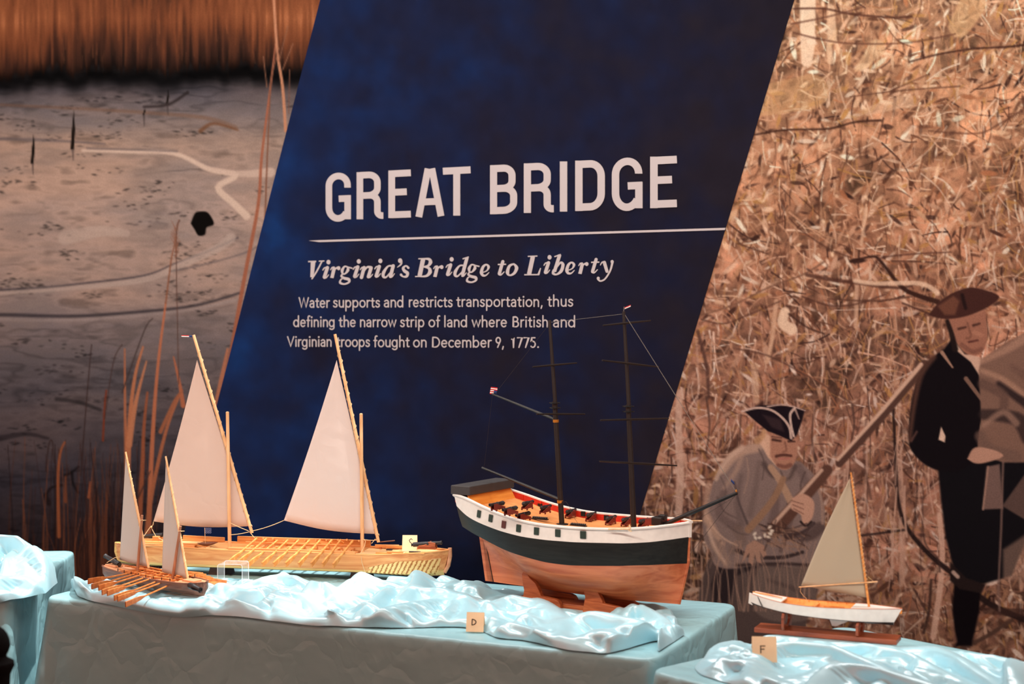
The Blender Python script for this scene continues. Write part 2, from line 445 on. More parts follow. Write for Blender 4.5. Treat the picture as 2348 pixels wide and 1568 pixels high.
def print_mat(name, var=0.12, scale=220, rough=0.6):
    m = NT(name)
    at = m.n('ShaderNodeAttribute'); at.attribute_name = 'ink'
    nz = m.n('ShaderNodeTexNoise'); nz.inputs['Scale'].default_value = scale; nz.inputs['Detail'].default_value = 3
    m.l(m.coords((1, 1, 1)), nz.inputs['Vector'])
    r = m.ramp(nz.outputs['Fac'], [(0.25, (1 - var,) * 3 + (1,)), (0.75, (1 + var,) * 3 + (1,))])
    mx = m.n('ShaderNodeMix', data_type='RGBA', blend_type='MULTIPLY'); mx.inputs[0].default_value = 1.0
    m.l(at.outputs['Color'], mx.inputs[6]); m.l(r, mx.inputs[7]); m.l(mx.outputs[2], m.p.inputs['Base Color'])
    m.p.inputs['Roughness'].default_value = rough; m.p.inputs['Specular IOR Level'].default_value = 0.0
    return m.mat
PRINT = print_mat('photo_print')
BANNER = print_mat('banner_print', 0.10, 14)
# slanted borders of the dark banner: left edge and right edge, x as a function of y (photograph coordinates)
bl = lambda y: np.interp(y, [-300, 0, 480, 820, 900, 1230, 1600], [811, 735, 612, 526, 505, 421, 327])
br = lambda y: np.interp(y, [-300, 0, 480, 908, 1150, 1600], [1910, 1820, 1676, 1547, 1475, 1341])

# ---- the marsh
c = Canvas(-260, -170, 830, 1490, 2.4)
Yg = c.Y[:, None]; Xg = c.X[None, :]
def lut(y, table):
    ys = [t[0] for t in table]; return np.stack([np.interp(y, ys, [t[1][k] for t in table]) for k in range(3)], -1)
mud = lut(c.Y, [(-170, (70, 45, 35)), (170, (52, 44, 42)), (205, (92, 80, 80)), (260, (124, 106, 100)), (330, (152, 126, 112)), (480, (166, 138, 124)), (640, (156, 130, 118)),
                (740, (136, 115, 108)), (850, (104, 90, 88)), (950, (86, 75, 76)), (1100, (64, 56, 60)), (1250, (44, 36, 38)), (1490, (30, 26, 28))])
c.a[:] = mud[:, None, :]
n1 = vnoise(c.h, c.w, 26, 1, 4, 2.4, 0.6) - 0.5; n2 = vnoise(c.h, c.w, 90, 2, 3, 1.6, 0.6) - 0.5; n3 = vnoise(c.h, c.w, 7, 3, 2, 2.2, 0.7) - 0.5
wx = (vnoise(c.h, c.w, 40, 4, 3) - 0.5); rid = 1 - np.abs(2 * vnoise(c.h, c.w, 20, 9, 3, 2.8, 0.75) - 1 + 0.5 * wx)
tint = np.clip(0.5 + 1.6 * n2 + 0.9 * n1, 0, 1)[..., None]          # pink pools against blue-grey mud
c.a *= (1 - tint) * np.array((0.90, 0.93, 0.97)) + tint * np.array((1.10, 1.05, 1.00))
c.a *= (1 + 0.26 * n1 + 0.10 * n2 + 0.22 * n3)[..., None]
dark = np.clip((rid - 0.86) * 6, 0, 1) * np.clip(0.5 - 2.5 * n2 - n1, 0, 1) * 0.26 + np.clip((n1 + 0.9 * n3 - 0.16) * 3, 0, 1) * 0.30
c.a *= (1 - np.clip(dark, 0, .7))[..., None]
pale = np.clip((-n1 - 0.6 * n2 - 0.7 * n3 - 0.12) * 3, 0, 1) * 0.34 * np.interp(c.Y, [200, 330, 640, 900], [0, 1, 1, 0])[:, None]
c.a += (np.array((202, 168, 148)) - c.a) * pale[..., None]
for k in range(150):    # lumps of mud in clusters
    cx_, cy_ = random.uniform(-260, 760), random.uniform(215, 1290)
    for _ in range(random.randint(3, 16)):
        x, y = random.gauss(cx_, 22), random.gauss(cy_, 6); q = random.uniform(0.9, 3.2)
        c.ell(x, y, q * random.uniform(1.2, 2.4), q * 0.7, random.uniform(-0.3, 0.2), mud[int(np.clip((y + 170) / 2.4, 0, c.h - 1))] * 0.36, random.uniform(0.3, 0.8), 1.6)
for pts, wd, col, al in (
    ([(0, 665), (100, 660), (190, 650), (330, 632), (400, 605), (480, 575), (545, 545)], (5, 3), (62, 54, 58), .8),
    ([(0, 672), (190, 658), (335, 640), (420, 605), (500, 568), (530, 545)], (8, 22), (184, 156, 140), .7),
    ([(-200, 725), (0, 722), (170, 725), (330, 714), (450, 700), (555, 670)], (10, 5), (56, 48, 50), .8),
    ([(-200, 735), (0, 731), (170, 733), (330, 722), (450, 708), (555, 684)], (10, 6), (160, 138, 130), .5),
    ([(390, 622), (470, 606), (560, 580), (600, 560)], (4, 3), (90, 78, 78), .6),
    ([(0, 318), (120, 322), (240, 330)], (8, 4), (92, 80, 80), .6),
    ([(190, 345), (300, 348), (400, 352), (480, 388), (540, 402), (500, 430), (540, 470), (565, 495)], (6, 18), (214, 178, 154), .9),
    ([(200, 340), (300, 343), (405, 347)], 4, (92, 78, 76), .6),
    ([(480, 385), (545, 398), (620, 395)], (4, 22), (206, 170, 148), .8),
    ([(0, 240), (200, 250), (330, 258), (470, 270), (540, 292)], (6, 10), (120, 84, 64), .55),
    ([(330, 245), (385, 240), (430, 212)], (5, 7), (44, 34, 32), .8),
    ([(460, 300), (490, 283), (545, 298)], (10, 4), (110, 66, 40), .7),
    ([(150, 545), (230, 530), (290, 535)], (34, 16), (190, 160, 142), .6),
    ([(0, 1005), (60, 995), (110, 1005)], (14, 6), (36, 30, 32), .6), ([(130, 915), (180, 922), (230, 940)], (10, 8), (40, 34, 34), .6),
    ([(105, 1135), (118, 1118), (142, 1112)], (6, 4), (26, 20, 20), .9), ([(150, 1090), (165, 1082), (180, 1070)], (7, 3), (26, 20, 20), .9), ([(165, 1085), (168, 1110), (180, 1130)], (6, 4), (26, 20, 20), .9), ([(105, 1135), (112, 1155)], 10, (30, 24, 24), .8)):
    c.stroke(pts, wd, col, al, 2.5)
c.poly([(437, 512), (446, 490), (456, 485), (474, 486), (486, 500), (490, 515), (474, 522), (470, 538), (455, 540), (446, 526)], (18, 14, 12), 2, smooth=True)
for (x, y0, y1, wd) in ((168, 252, 343, 9), (76, 305, 375, 8), (331, 247, 264, 5), (385, 205, 238, 6)):
    c.poly([(x + 1, y0), (x + wd / 2, (y0 + y1) / 2), (x + wd / 2 - 3, y1), (x - wd / 2 - 2, y1), (x - wd / 2 + 1, (y0 + y1) / 2)], (30, 22, 18), 1.2)
    c.stroke([(x - 1, y1), (x, y1 + 25)], (5, 2), (60, 48, 46), .6)
# the reed bed along the top
st = 0.55 * vnoise(c.h, c.w, 2.2, 5, 1, 1.0, 14) + 0.45 * vnoise(c.h, c.w, 5, 15, 2, 1.0, 9); sw = vnoise(c.h, c.w, 60, 6, 3, 1.6, 1.0); ed = vnoise(1, c.w, 30, 8, 3)[0]
lower = 168 + 34 * (ed - 0.5) * 2
hgt = np.clip((lower[None, :] - Yg) / 120.0, 0, 1.6)
t = np.clip((st - 0.5) * 0.55 + 0.20 + 0.50 * np.clip(hgt, 0, 1) - 0.20 * np.clip(hgt - 1, 0, 1) + 0.42 * (sw - 0.5), 0, 1)
reed = lut(t.ravel(), [(0, (26, 19, 17)), (0.28, (62, 36, 27)), (0.55, (112, 60, 37)), (0.8, (140, 78, 47)), (1.0, (176, 104, 66))]).reshape(t.shape + (3,))
msk = np.clip((lower[None, :] - Yg) / 14.0 + 0.5 + (st - 0.5) * 3, 0, 1)
c.a += (reed - c.a) * msk[..., None]
for k in range(900):
    x = random.uniform(-260, 760); y = random.uniform(-150, 150); L_ = random.uniform(20, 70); f = random.uniform(.55, 1.35)
    c.stroke([(x, y + L_ / 2), (x + random.uniform(-4, 4), y - L_ / 2)], (random.uniform(1.2, 3), 1), np.array((128, 72, 44)) * f, random.uniform(.12, .38), 1.5)
drk = np.exp(-((Yg - lower[None, :] - 16) / 26.0) ** 2) * 0.75
c.a *= (1 - drk)[..., None]
G = lambda a, b: random.uniform(a, b)
for k in range(230):
    x = random.gauss(215, 55) if k < 150 else random.uniform(-20, 420); y0 = 1330; h = G(60, 330) * (1.0 if k > 60 else 0.6)
    col = np.array(((96, 52, 36), (60, 34, 28), (124, 68, 44), (40, 26, 24))[k % 4]) * G(0.8, 1.1)
    c.stroke([(x, y0), (x + G(-6, 6), y0 - h * 0.5), (x + G(-16, 18), y0 - h)], (G(2, 4.5), 1), col, G(.45, .9))
for pts, wd, col in (
    ([(286, 1290), (290, 1100), (287, 950), (286, 800)], (12, 3), (178, 104, 70)), ([(292, 1100), (298, 960), (310, 860), (328, 795)], (13, 4), (186, 112, 76)),
    ([(296, 1020), (312, 920), (336, 828)], (14, 3), (190, 118, 82)), ([(318, 1230), (326, 1080), (330, 980), (338, 900)], (12, 5), (150, 82, 54)),
    ([(340, 1220), (350, 1000), (362, 840), (380, 695)], (12, 4), (186, 106, 72)), ([(380, 695), (392, 600), (400, 560), (410, 505)], (4, 2), (140, 86, 62)),
    ([(330, 1300), (345, 1150), (380, 990), (412, 905)], (12, 5), (170, 98, 66)), ([(420, 930), (412, 880), (398, 818)], (11, 3), (178, 100, 68)),
    ([(368, 990), (400, 920), (418, 895)], (9, 4), (160, 92, 62)), ([(500, 930), (520, 860), (560, 640), (592, 470), (600, 360), (620, 200), (632, 100)], (12, 3), (160, 92, 66)),
    ([(498, 930), (508, 870), (522, 800)], (16, 5), (178, 108, 78)), ([(655, 300), (648, 200), (636, 120), (628, 0), (626, -60)], (7, 5), (192, 126, 92)),
    ([(608, 500), (612, 380), (618, 250), (622, 180), (640, 110)], (4, 2), (124, 78, 58)), ([(612, 200), (604, 130)], 2, (140, 90, 66)), ([(648, 160), (672, 100)], 2, (140, 90, 66)), ([(640, 140), (660, 60)], 2, (130, 84, 62)), ([(662, 260), (664, 160)], 2, (120, 76, 58)),
    ([(135, 1230), (133, 1100), (138, 1040), (148, 1014)], (8, 4), (150, 82, 50)), ([(150, 1150), (150, 1092)], (7, 3), (120, 66, 44)), ([(236, 1010), (240, 930), (244, 895)], (5, 4), (120, 54, 34)), ([(203, 1140), (207, 1105)], (6, 3), (150, 80, 52)),
    ([(105, 1080), (112, 1020), (120, 1012), (124, 1060)], (3, 2), (58, 40, 36)), ([(185, 1090), (200, 900), (210, 790)], (3, 2), (60, 42, 38)), ([(240, 960), (260, 830), (280, 790)], (2, 2), (70, 48, 42)), ([(280, 900), (330, 760), (350, 730)], (3, 2), (66, 50, 46)),
    ([(410, 880), (404, 560), (412, 505)], (2, 2), (90, 60, 50)), ([(260, 1290), (300, 1180), (345, 1080)], (7, 2), (70, 46, 40))):
    c.stroke(pts, wd, col, .95)
for k in range(16):
    x, y = 398 + G(-8, 16), 505 + G(0, 70); c.stroke([(402, y + 18), (x, y)], (2.5, 1), (140, 88, 66), .7)
xl = bl(c.Y)[:, None]
keep = c.X[None, :] < xl
marsh = c.mesh(keep, 'marsh_mural', PRINT, None, y=YW - 0.003)
tag(marsh, 'printed photo mural of orange reeds above a grey tidal mudflat, left of the blue banner', 'mural')

# ---- the woodland with the two soldiers
c = Canvas(1300, -170, 2640, 1560, 2.4)
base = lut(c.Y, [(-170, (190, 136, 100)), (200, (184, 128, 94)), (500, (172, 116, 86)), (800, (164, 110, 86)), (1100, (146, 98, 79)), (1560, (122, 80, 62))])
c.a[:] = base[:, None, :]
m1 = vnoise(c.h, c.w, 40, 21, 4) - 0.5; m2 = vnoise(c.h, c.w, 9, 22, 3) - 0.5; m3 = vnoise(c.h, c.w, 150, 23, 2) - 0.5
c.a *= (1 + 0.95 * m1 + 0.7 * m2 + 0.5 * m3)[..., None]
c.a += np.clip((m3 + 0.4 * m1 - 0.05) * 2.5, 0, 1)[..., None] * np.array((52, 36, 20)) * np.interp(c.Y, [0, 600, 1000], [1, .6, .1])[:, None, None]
def fol(y):
    return base[int(np.clip((y + 170) / 2.4, 0, c.h - 1))]
b300 = fol(300)
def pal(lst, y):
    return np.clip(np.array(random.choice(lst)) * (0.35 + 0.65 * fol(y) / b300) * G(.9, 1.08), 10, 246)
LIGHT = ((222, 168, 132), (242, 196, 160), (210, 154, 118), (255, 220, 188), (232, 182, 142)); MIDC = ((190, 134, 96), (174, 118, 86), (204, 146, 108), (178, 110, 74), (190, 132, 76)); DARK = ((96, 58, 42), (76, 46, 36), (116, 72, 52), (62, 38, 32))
for k in range(4200):    # gaps
    x, y = random.uniform(1320, 2620), random.uniform(-160, 1540)
    if m1[int((y + 170) / 2.4), int((x - 1300) / 2.4)] > 0.12 and random.random() < .7: continue
    c.ell(x, y, G(3, 13), G(2, 6), G(0, 3), pal(DARK, y), G(.25, .7), 2)
for k in range(11500):
    x, y = random.uniform(1320, 2620), random.uniform(-160, 1540); v = m1[int((y + 170) / 2.4), int((x - 1300) / 2.4)]
    u = random.random(); leafy = .50 if y < 720 else (.30 if y < 1180 else .55)
    set_ = MIDC if u < .36 - v else (LIGHT if u < .80 - .5 * v else DARK)
    if random.random() < leafy:
        q = G(2.6, 7.0); an = G(-1.5, 1.5) if y > 420 else G(-1.9, .3)
        c.ell(x, y, q * G(1.8, 3.6), q * G(.55, .95), an, pal(set_, y), G(.5, .95), 1.6)
    else:
        L = G(16, 62) if random.random() < .85 else G(60, 150); an = G(0, PI) if random.random() < .65 else PI / 2 + G(-.3, .3); bd = G(-.12, .12)
        dx, dy = math.cos(an) * L, math.sin(an) * L
        c.stroke([(x - dx / 2, y - dy / 2), (x - dy * bd, y + dx * bd), (x + dx / 2, y + dy / 2)], (G(2.2, 5.2), G(1.2, 3)), pal(set_, y), G(.5, .95), 1.5)
for k in range(620):   # bright flecks
    x, y = random.uniform(1320, 2620), random.uniform(-160, 1540); c.ell(x, y, G(2, 7), G(2, 4), G(0, 3), (236, 190, 158) if y > 600 else (244, 198, 158), G(.5, .9))
for pts, wd, col, al in (
    ([(1852, -80), (1852, 70)], (40, 34), (246, 208, 172), .85), ([(1853, 85), (1850, 140)], (36, 26), (246, 204, 168), .85), ([(1905, 20), (1908, 90)], (18, 22), (238, 192, 152), .7), ([(1900, 100), (1905, 140)], (12, 16), (236, 190, 150), .7),
    ([(2010, 110), (1985, 140), (1965, 160)], (40, 10), (226, 178, 132), .6), ([(2230, 10), (2200, 60)], (60, 50), (224, 174, 122), .55), ([(1700, 210), (1740, 230), (1860, 210)], (60, 80), (212, 158, 108), .5), ([(1990, 255), (2080, 230)], (20, 30), (226, 176, 138), .55),
    ([(1558, 900), (1556, 980), (1560, 1080), (1556, 1180)], (15, 18), (206, 160, 136), .75), ([(2060, 1060), (2070, 1250), (2066, 1340)], (16, 12), (196, 148, 124), .6), ([(2154, 1180), (2160, 1300), (2140, 1460)], (12, 14), (214, 164, 138), .8),
    ([(1780, 690), (1770, 780), (1758, 830)], (10, 9), (214, 162, 128), .8), ([(1985, 480), (1975, 560)], (9, 7), (226, 176, 140), .7), ([(1965, 640), (1962, 750)], (9, 8), (216, 166, 134), .7), ([(1730, 840), (1735, 920)], (18, 12), (214, 164, 130), .6),
    ([(1800, 715), (1795, 740), (1815, 755)], (22, 26), (240, 196, 162), .85), ([(1820, 20), (1890, 20), (1950, 32), (2040, 40), (2090, 38)], (4, 5), (88, 52, 40), .9), ([(1820, 75), (1890, 92), (1960, 100), (2080, 98), (2190, 78)], (4, 3), (100, 60, 46), .8), ([(1815, 55), (1900, 38), (1980, 16)], (4, 3), (100, 62, 48), .8),
    ([(2085, 142), (2150, 125), (2230, 112), (2348, 103), (2480, 70)], (4, 5), (66, 38, 30), .9), ([(1730, 309), (1800, 298), (1900, 295), (1960, 280), (2020, 276)], (4, 5), (62, 36, 28), .9), ([(1950, 222), (2060, 208), (2200, 198)], (2, 3), (86, 52, 40), .8), ([(2050, 205), (2130, 170)], 3, (96, 58, 44), .7),
    ([(2130, 300), (2240, 306), (2290, 285), (2348, 250)], (3, 4), (104, 64, 48), .8), ([(1690, 558), (1740, 575), (1760, 582)], (3, 3), (80, 48, 36), .8), ([(1810, 500), (1840, 530), (1900, 570), (1950, 590)], (4, 3), (84, 50, 38), .8),
    ([(1608, 722), (1680, 700), (1760, 660), (1840, 630), (1890, 600)], (3, 4), (120, 80, 62), .9), ([(1608, 732), (1660, 742), (1720, 720), (1790, 690)], (3, 3), (88, 54, 42), .8),
    ([(1850, 630), (1900, 640), (1960, 648), (2060, 660), (2100, 650)], (9, 6), (82, 48, 38), .8), ([(2348 - 398, 600), (2000, 588), (2020, 600), (2060, 650), (2090, 672), (2150, 692)], (4, 12), (58, 34, 28), .95), ([(2000, 618), (2020, 592), (2100, 582), (2180, 578)], (4, 3), (84, 50, 40), .8),
    ([(1960, 644), (2010, 650), (2110, 650), (2150, 672)], (9, 11), (236, 190, 156), .8), ([(1900, 685), (2000, 690), (2090, 680)], (3, 4), (88, 54, 42), .85), ([(1840, 680), (1900, 700), (1960, 698), (2030, 675)], (4, 3), (84, 50, 40), .8), ([(1810, 720), (1850, 750), (1890, 765)], (5, 3), (66, 40, 32), .85), ([(2070, 695), (2128, 718)], (4, 3), (66, 38, 32), .85),
    ([(1600, 760), (1620, 840), (1625, 910)], (8, 7), (84, 54, 46), .8), ([(1690, 800), (1760, 815), (1830, 850), (1900, 890), (1960, 930)], (4, 4), (96, 62, 50), .8), ([(1580, 900), (1640, 855), (1740, 850), (1840, 900), (1890, 950)], (3, 3), (150, 104, 82), .8),
    ([(2048, 940), (2054, 1060), (2060, 1150), (2080, 1210), (2130, 1270), (2190, 1320), (2270, 1385), (2348, 1420)], (5, 15), (42, 28, 26), .95), ([(1975, 1228), (2020, 1222), (2080, 1214)], (5, 5), (46, 32, 30), .9), ([(2115, 1140), (2120, 1240), (2150, 1280), (2155, 1310)], (3, 4), (70, 46, 40), .8),
    ([(2135, 1330), (2130, 1400), (2118, 1450)], (6, 7), (60, 40, 34), .85), ([(2095, 1350), (2130, 1410)], (4, 4), (70, 46, 40), .8), ([(2200, 1490), (2260, 1460), (2320, 1422)], (10, 9), (80, 54, 44), .9), ([(2260, 1400), (2340, 1405)], (14, 20), (64, 40, 34), .7)):
    c.stroke(pts, wd, col, al, 2.2)
for k in range(60):   # saplings
    x = random.uniform(1560, 2140); y = random.uniform(880, 1300); L = G(90, 240); col = (196, 148, 124) if k % 3 else (80, 54, 46)
    c.stroke([(x, y - L / 2), (x + G(-8, 8), y), (x + G(-14, 14), y + L / 2)], (G(2, 6), G(2, 5)), col, G(.4, .8))
# kneeling soldier
K = dict(ident=1)
c.poly([(1640, 1255), (1700, 1275), (1780, 1280), (1856, 1262), (1880, 1330), (1850, 1420), (1830, 1470), (1640, 1480), (1600, 1400), (1615, 1310)], (86, 66, 60), 4, smooth=True, **K)
c.poly([(1655, 1262), (1700, 1258), (1760, 1290), (1690, 1320), (1660, 1420), (1640, 1440), (1630, 1340)], (48, 36, 36), 4)
c.poly([(1820, 1270), (1870, 1240), (1880, 1290), (1862, 1340), (1840, 1320)], (44, 32, 32), 4)
c.poly([(1745, 1018), (1710, 1022), (1668, 1048), (1640, 1095), (1622, 1150), (1611, 1196), (1615, 1236), (1630, 1268), (1640, 1296), (1676, 1304), (1720, 1298), (1770, 1294), (1820, 1302), (1856, 1296), (1880, 1262), (1892, 1180), (1872, 1100), (1850, 1072), (1826, 1056), (1800, 1072), (1772, 1056)], (134, 106, 96), 3, smooth=True, **K)
for pts, wd, col, al in (([(1735, 1026), (1690, 1040), (1658, 1078)], (22, 16), (196, 150, 124), .75), ([(1700, 1040), (1690, 1075), (1660, 1120)], (16, 8), (178, 136, 114), .6), ([(1625, 1110), (1618, 1160), (1622, 1190)], (12, 14), (186, 142, 118), .7), ([(1622, 1190), (1640, 1222), (1655, 1246)], (20, 10), (190, 144, 118), .75),
    ([(1700, 1090), (1690, 1150), (1700, 1200)], (10, 16), (104, 82, 76), .6), ([(1740, 1060), (1732, 1120), (1720, 1180)], (10, 14), (112, 88, 80), .6), ([(1660, 1130), (1650, 1180), (1690, 1210)], (16, 20), (104, 80, 74), .6), ([(1830, 1070), (1850, 1110), (1856, 1150)], (20, 10), (108, 84, 78), .7), ([(1780, 1130), (1775, 1180), (1760, 1230)], (16, 24), (100, 76, 70), .6), ([(1752, 1064), (1770, 1090), (1788, 1096)], (12, 4), (76, 58, 54), .8), ([(1822, 1070), (1812, 1094), (1800, 1100)], (10, 4), (84, 64, 58), .8), ([(1692, 1216), (1700, 1240), (1680, 1262)], (26, 20), (120, 92, 80), .6), ([(1800, 1220), (1850, 1230), (1880, 1210)], (22, 26), (74, 54, 50), .65)):
    c.stroke(pts, wd, col, al, 4)
for pts, wd, col, al in (([(1684, 1105), (1694, 1150), (1712, 1196), (1722, 1216)], (4, 7), (84, 66, 62), .8), ([(1618, 1178), (1634, 1208), (1662, 1236), (1690, 1250)], (5, 4), (196, 152, 126), .8), ([(1645, 1140), (1660, 1172), (1690, 1188)], (5, 3), (96, 74, 68), .7), ([(1668, 1205), (1694, 1222), (1716, 1226)], (4, 3), (98, 76, 70), .7), ([(1650, 1090), (1664, 1120), (1660, 1150)], (4, 3), (102, 80, 74), .6),
    ([(1846, 1082), (1836, 1110), (1840, 1134)], (5, 4), (90, 68, 62), .7), ([(1872, 1108), (1884, 1150), (1886, 1200)], (5, 6), (168, 128, 108), .7), ([(1866, 1200), (1840, 1220), (1800, 1232)], (9, 5), (66, 48, 46), .8), ([(1740, 1030), (1752, 1060), (1748, 1100)], (4, 3), (92, 72, 66), .7), ([(1712, 1050), (1716, 1090), (1706, 1130)], (3, 3), (168, 130, 110), .6), ([(1790, 1080), (1800, 1110), (1806, 1170), (1798, 1220)], (3, 4), (92, 70, 64), .8), ([(1822, 1170), (1806, 1220), (1790, 1262)], (8, 10), (94, 70, 64), .6),
    ([(1690, 1262), (1730, 1276), (1790, 1278), (1840, 1266)], (10, 8), (52, 38, 36), .85), ([(1652, 1240), (1640, 1262), (1628, 1300)], (6, 4), (120, 92, 80), .7), ([(1700, 1300), (1712, 1340), (1706, 1400)], (8, 10), (110, 86, 76), .6), ([(1780, 1310), (1840, 1340), (1868, 1390)], (16, 24), (118, 92, 82), .6), ([(1770, 1330), (1800, 1370), (1820, 1410)], (5, 6), (64, 48, 46), .7)):
    c.stroke(pts, wd, col, al, 1.8)
c.poly([(1740, 1296), (1800, 1300), (1862, 1298), (1872, 1360), (1850, 1420), (1760, 1420), (1724, 1380)], (112, 88, 78), 4, .9, smooth=True)
for pts, wd, col, al in (([(1690, 1296), (1780, 1292), (1866, 1296)], (7, 6), (48, 34, 32), .85), ([(1640, 1250), (1668, 1292)], (26, 20), (150, 116, 100), .7), ([(1625, 1215), (1640, 1256), (1664, 1292)], (10, 6), (206, 162, 136), .75), ([(1740, 1240), (1740, 1290)], (20, 22), (96, 74, 68), .6), ([(1760, 1330), (1820, 1350), (1860, 1380)], (8, 12), (84, 64, 58), .6), ([(1700, 1026), (1664, 1056), (1642, 1098)], (14, 10), (214, 170, 144), .6)):
    c.stroke(pts, wd, col, al, 3)
c.stroke([(1768, 1072), (1790, 1104), (1812, 1148)], (15, 17), (176, 132, 104), .95, 2)
c.stroke([(1796, 1098), (1770, 1150), (1716, 1214)], (14, 17), (150, 108, 82), .95, 2)
c.poly([(1754, 988), (1790, 998), (1826, 1004), (1828, 1036), (1822, 1060), (1806, 1076), (1788, 1074), (1770, 1056), (1756, 1034)], (172, 116, 92), 2.5, smooth=True, **K)
c.poly([(1754, 990), (1766, 1000), (1766, 1046), (1780, 1068), (1762, 1050), (1750, 1030), (1740, 1016)], (224, 172, 140), 3, .8)
c.stroke([(1736, 1010), (1748, 1000), (1752, 988)], (16, 10), (190, 136, 96), .8, 3)
for pts, wd, col, al in (([(1772, 1008), (1790, 1011)], (6, 5), (66, 40, 34), .9), ([(1808, 1012), (1822, 1012)], (5, 4), (66, 40, 34), .9), ([(1770, 1001), (1792, 1004)], 3, (90, 56, 46), .8), ([(1800, 1014), (1803, 1032), (1796, 1036)], (4, 3), (124, 78, 62), .8), ([(1780, 1046), (1796, 1043), (1814, 1045)], (7, 6), (84, 48, 40), .9), ([(1786, 1052), (1810, 1051)], 4, (176, 104, 90), .9), ([(1784, 1066), (1800, 1070), (1812, 1066)], (8, 10), (110, 66, 54), .7)):
    c.stroke(pts, wd, col, al, 1.6)
c.poly([(1706, 942), (1738, 930), (1780, 927), (1812, 932), (1846, 938), (1838, 968), (1828, 996), (1814, 1011), (1790, 1000), (1760, 988), (1735, 968)], (32, 22, 26), 2, **K)
c.poly([(1748, 950), (1790, 962), (1798, 990), (1770, 980)], (66, 46, 46), 4, .7)
c.stroke([(1702, 943), (1735, 935), (1768, 940), (1794, 958), (1810, 980), (1814, 1004)], (5, 6), (208, 168, 148), .95)
c.stroke([(1760, 932), (1800, 928), (1846, 941)], (4, 3), (196, 156, 138), .9); c.stroke([(1822, 936), (1812, 950), (1814, 975), (1820, 1000)], (6, 5), (214, 174, 154), .95); c.stroke([(1824, 940), (1832, 960)], (5, 3), (190, 150, 132), .8)
# musket
c.stroke([(2120, 836), (2030, 945), (1925, 1062)], (22, 18), (88, 58, 48), 1, 2, False); c.stroke([(2112, 836), (2022, 942), (1921, 1054)], (10, 7), (216, 168, 140), .95, 2, False)
c.stroke([(1896, 1078), (1850, 1130), (1776, 1214)], (26, 34), (96, 62, 50), 1, 2, False); c.stroke([(1884, 1078), (1838, 1130), (1776, 1198)], (8, 9), (204, 158, 132), .95, 2, False)
c.poly([(1816, 1142), (1842, 1132), (1866, 1150), (1862, 1188), (1842, 1204), (1836, 1180), (1814, 1166)], (196, 142, 116), 2.5, smooth=True, **K)
for q in range(3): c.stroke([(1816 + q * 2, 1148 + q * 9), (1842, 1156 + q * 11)], 2.5, (130, 86, 70), .8)
c.stroke([(1836, 1196), (1848, 1206), (1860, 1196)], (5, 5), (44, 30, 28), .9)
c.poly([(1700, 1292), (1712, 1250), (1730, 1238), (1752, 1250), (1758, 1272), (1750, 1278), (1742, 1264), (1746, 1292), (1736, 1288), (1730, 1268), (1726, 1296), (1716, 1288), (1718, 1268)], (170, 122, 100), 2, **K)
for k in range(40): c.stroke([(1740 + G(0, 110), 1190 + G(0, 70)), (1740 + G(0, 120), 1200 + G(0, 70))], G(2, 4), (150, 108, 86) if k % 2 else (70, 48, 42), .6)
for k in range(9): c.ell(1730 + G(0, 40), 1205 + G(0, 28), 5, 3, G(0, 3), (236, 206, 180), .9)
for k in range(40): x = G(1600, 1870); c.stroke([(x, 1400), (x + G(-20, 20), 1320), (x + G(-40, 40), 1240)], (G(2, 5), 1.5), (170, 126, 104), G(.3, .7))
# standing soldier and the one that passes in front of him
K = dict(ident=2)
c.poly([(2190, 1300), (2250, 1310), (2246, 1400), (2228, 1480), (2192, 1482), (2184, 1400)], (20, 14, 16), 4, **K)
c.stroke([(2180, 1340), (2176, 1400), (2190, 1470)], (8, 10), (140, 92, 72), .7, 3)
c.poly([(2150, 1070), (2240, 1048), (2360, 1030), (2360, 1220), (2320, 1320), (2250, 1340), (2190, 1316), (2168, 1230), (2158, 1150)], (24, 20, 22), 4, **K)
c.poly([(2165, 800), (2186, 776), (2204, 800), (2246, 850), (2260, 900), (2244, 1000), (2240, 1046), (2200, 1080), (2150, 1078), (2112, 1058), (2086, 1024), (2084, 980), (2090, 920), (2104, 870), (2125, 830)], (24, 18, 20), 3, smooth=True, **K)
c.stroke([(2140, 818), (2112, 860), (2096, 930), (2086, 1010)], (14, 8), (104, 66, 52), .7, 4); c.stroke([(2090, 1010), (2102, 990)], 5, (120, 78, 66), .6, 2)
c.poly([(2158, 978), (2168, 1000), (2166, 1014), (2152, 1008)], (220, 176, 150), 2)
c.stroke([(2160, 808), (2184, 842)], (9, 4), (176, 128, 104), .9, 1.5); c.stroke([(2215, 868), (2250, 915)], (10, 8), (150, 108, 88), .8, 1.5)
c.poly([(2174, 728), (2205, 724), (2254, 708), (2262, 750), (2262, 786), (2248, 812), (2220, 812), (2196, 790), (2180, 762)], (158, 102, 80), 2.5, smooth=True, **K)
c.poly([(2190, 784), (2212, 812), (2246, 818), (2262, 850), (2250, 868), (2226, 830), (2196, 806)], (206, 160, 134), 2.5, **K)
c.stroke([(2172, 736), (2182, 766), (2190, 800)], (9, 14), (38, 26, 24), .95, 2)
for pts, wd, col, al in (([(2198, 754), (2214, 750)], (6, 5), (74, 44, 36), .9), ([(2232, 746), (2246, 742)], (6, 5), (74, 44, 36), .9), ([(2218, 740), (2226, 770), (2216, 776)], (4, 5), (120, 74, 58), .8), ([(2222, 784), (2242, 780)], (5, 4), (84, 44, 38), .9), ([(2205, 790), (2230, 806), (2250, 800)], (10, 10), (116, 72, 58), .6), ([(2236, 716), (2250, 712)], 10, (176, 118, 92), .6), ([(2234, 762), (2250, 768)], 10, (180, 120, 94), .6)):
    c.stroke(pts, wd, col, al, 2)
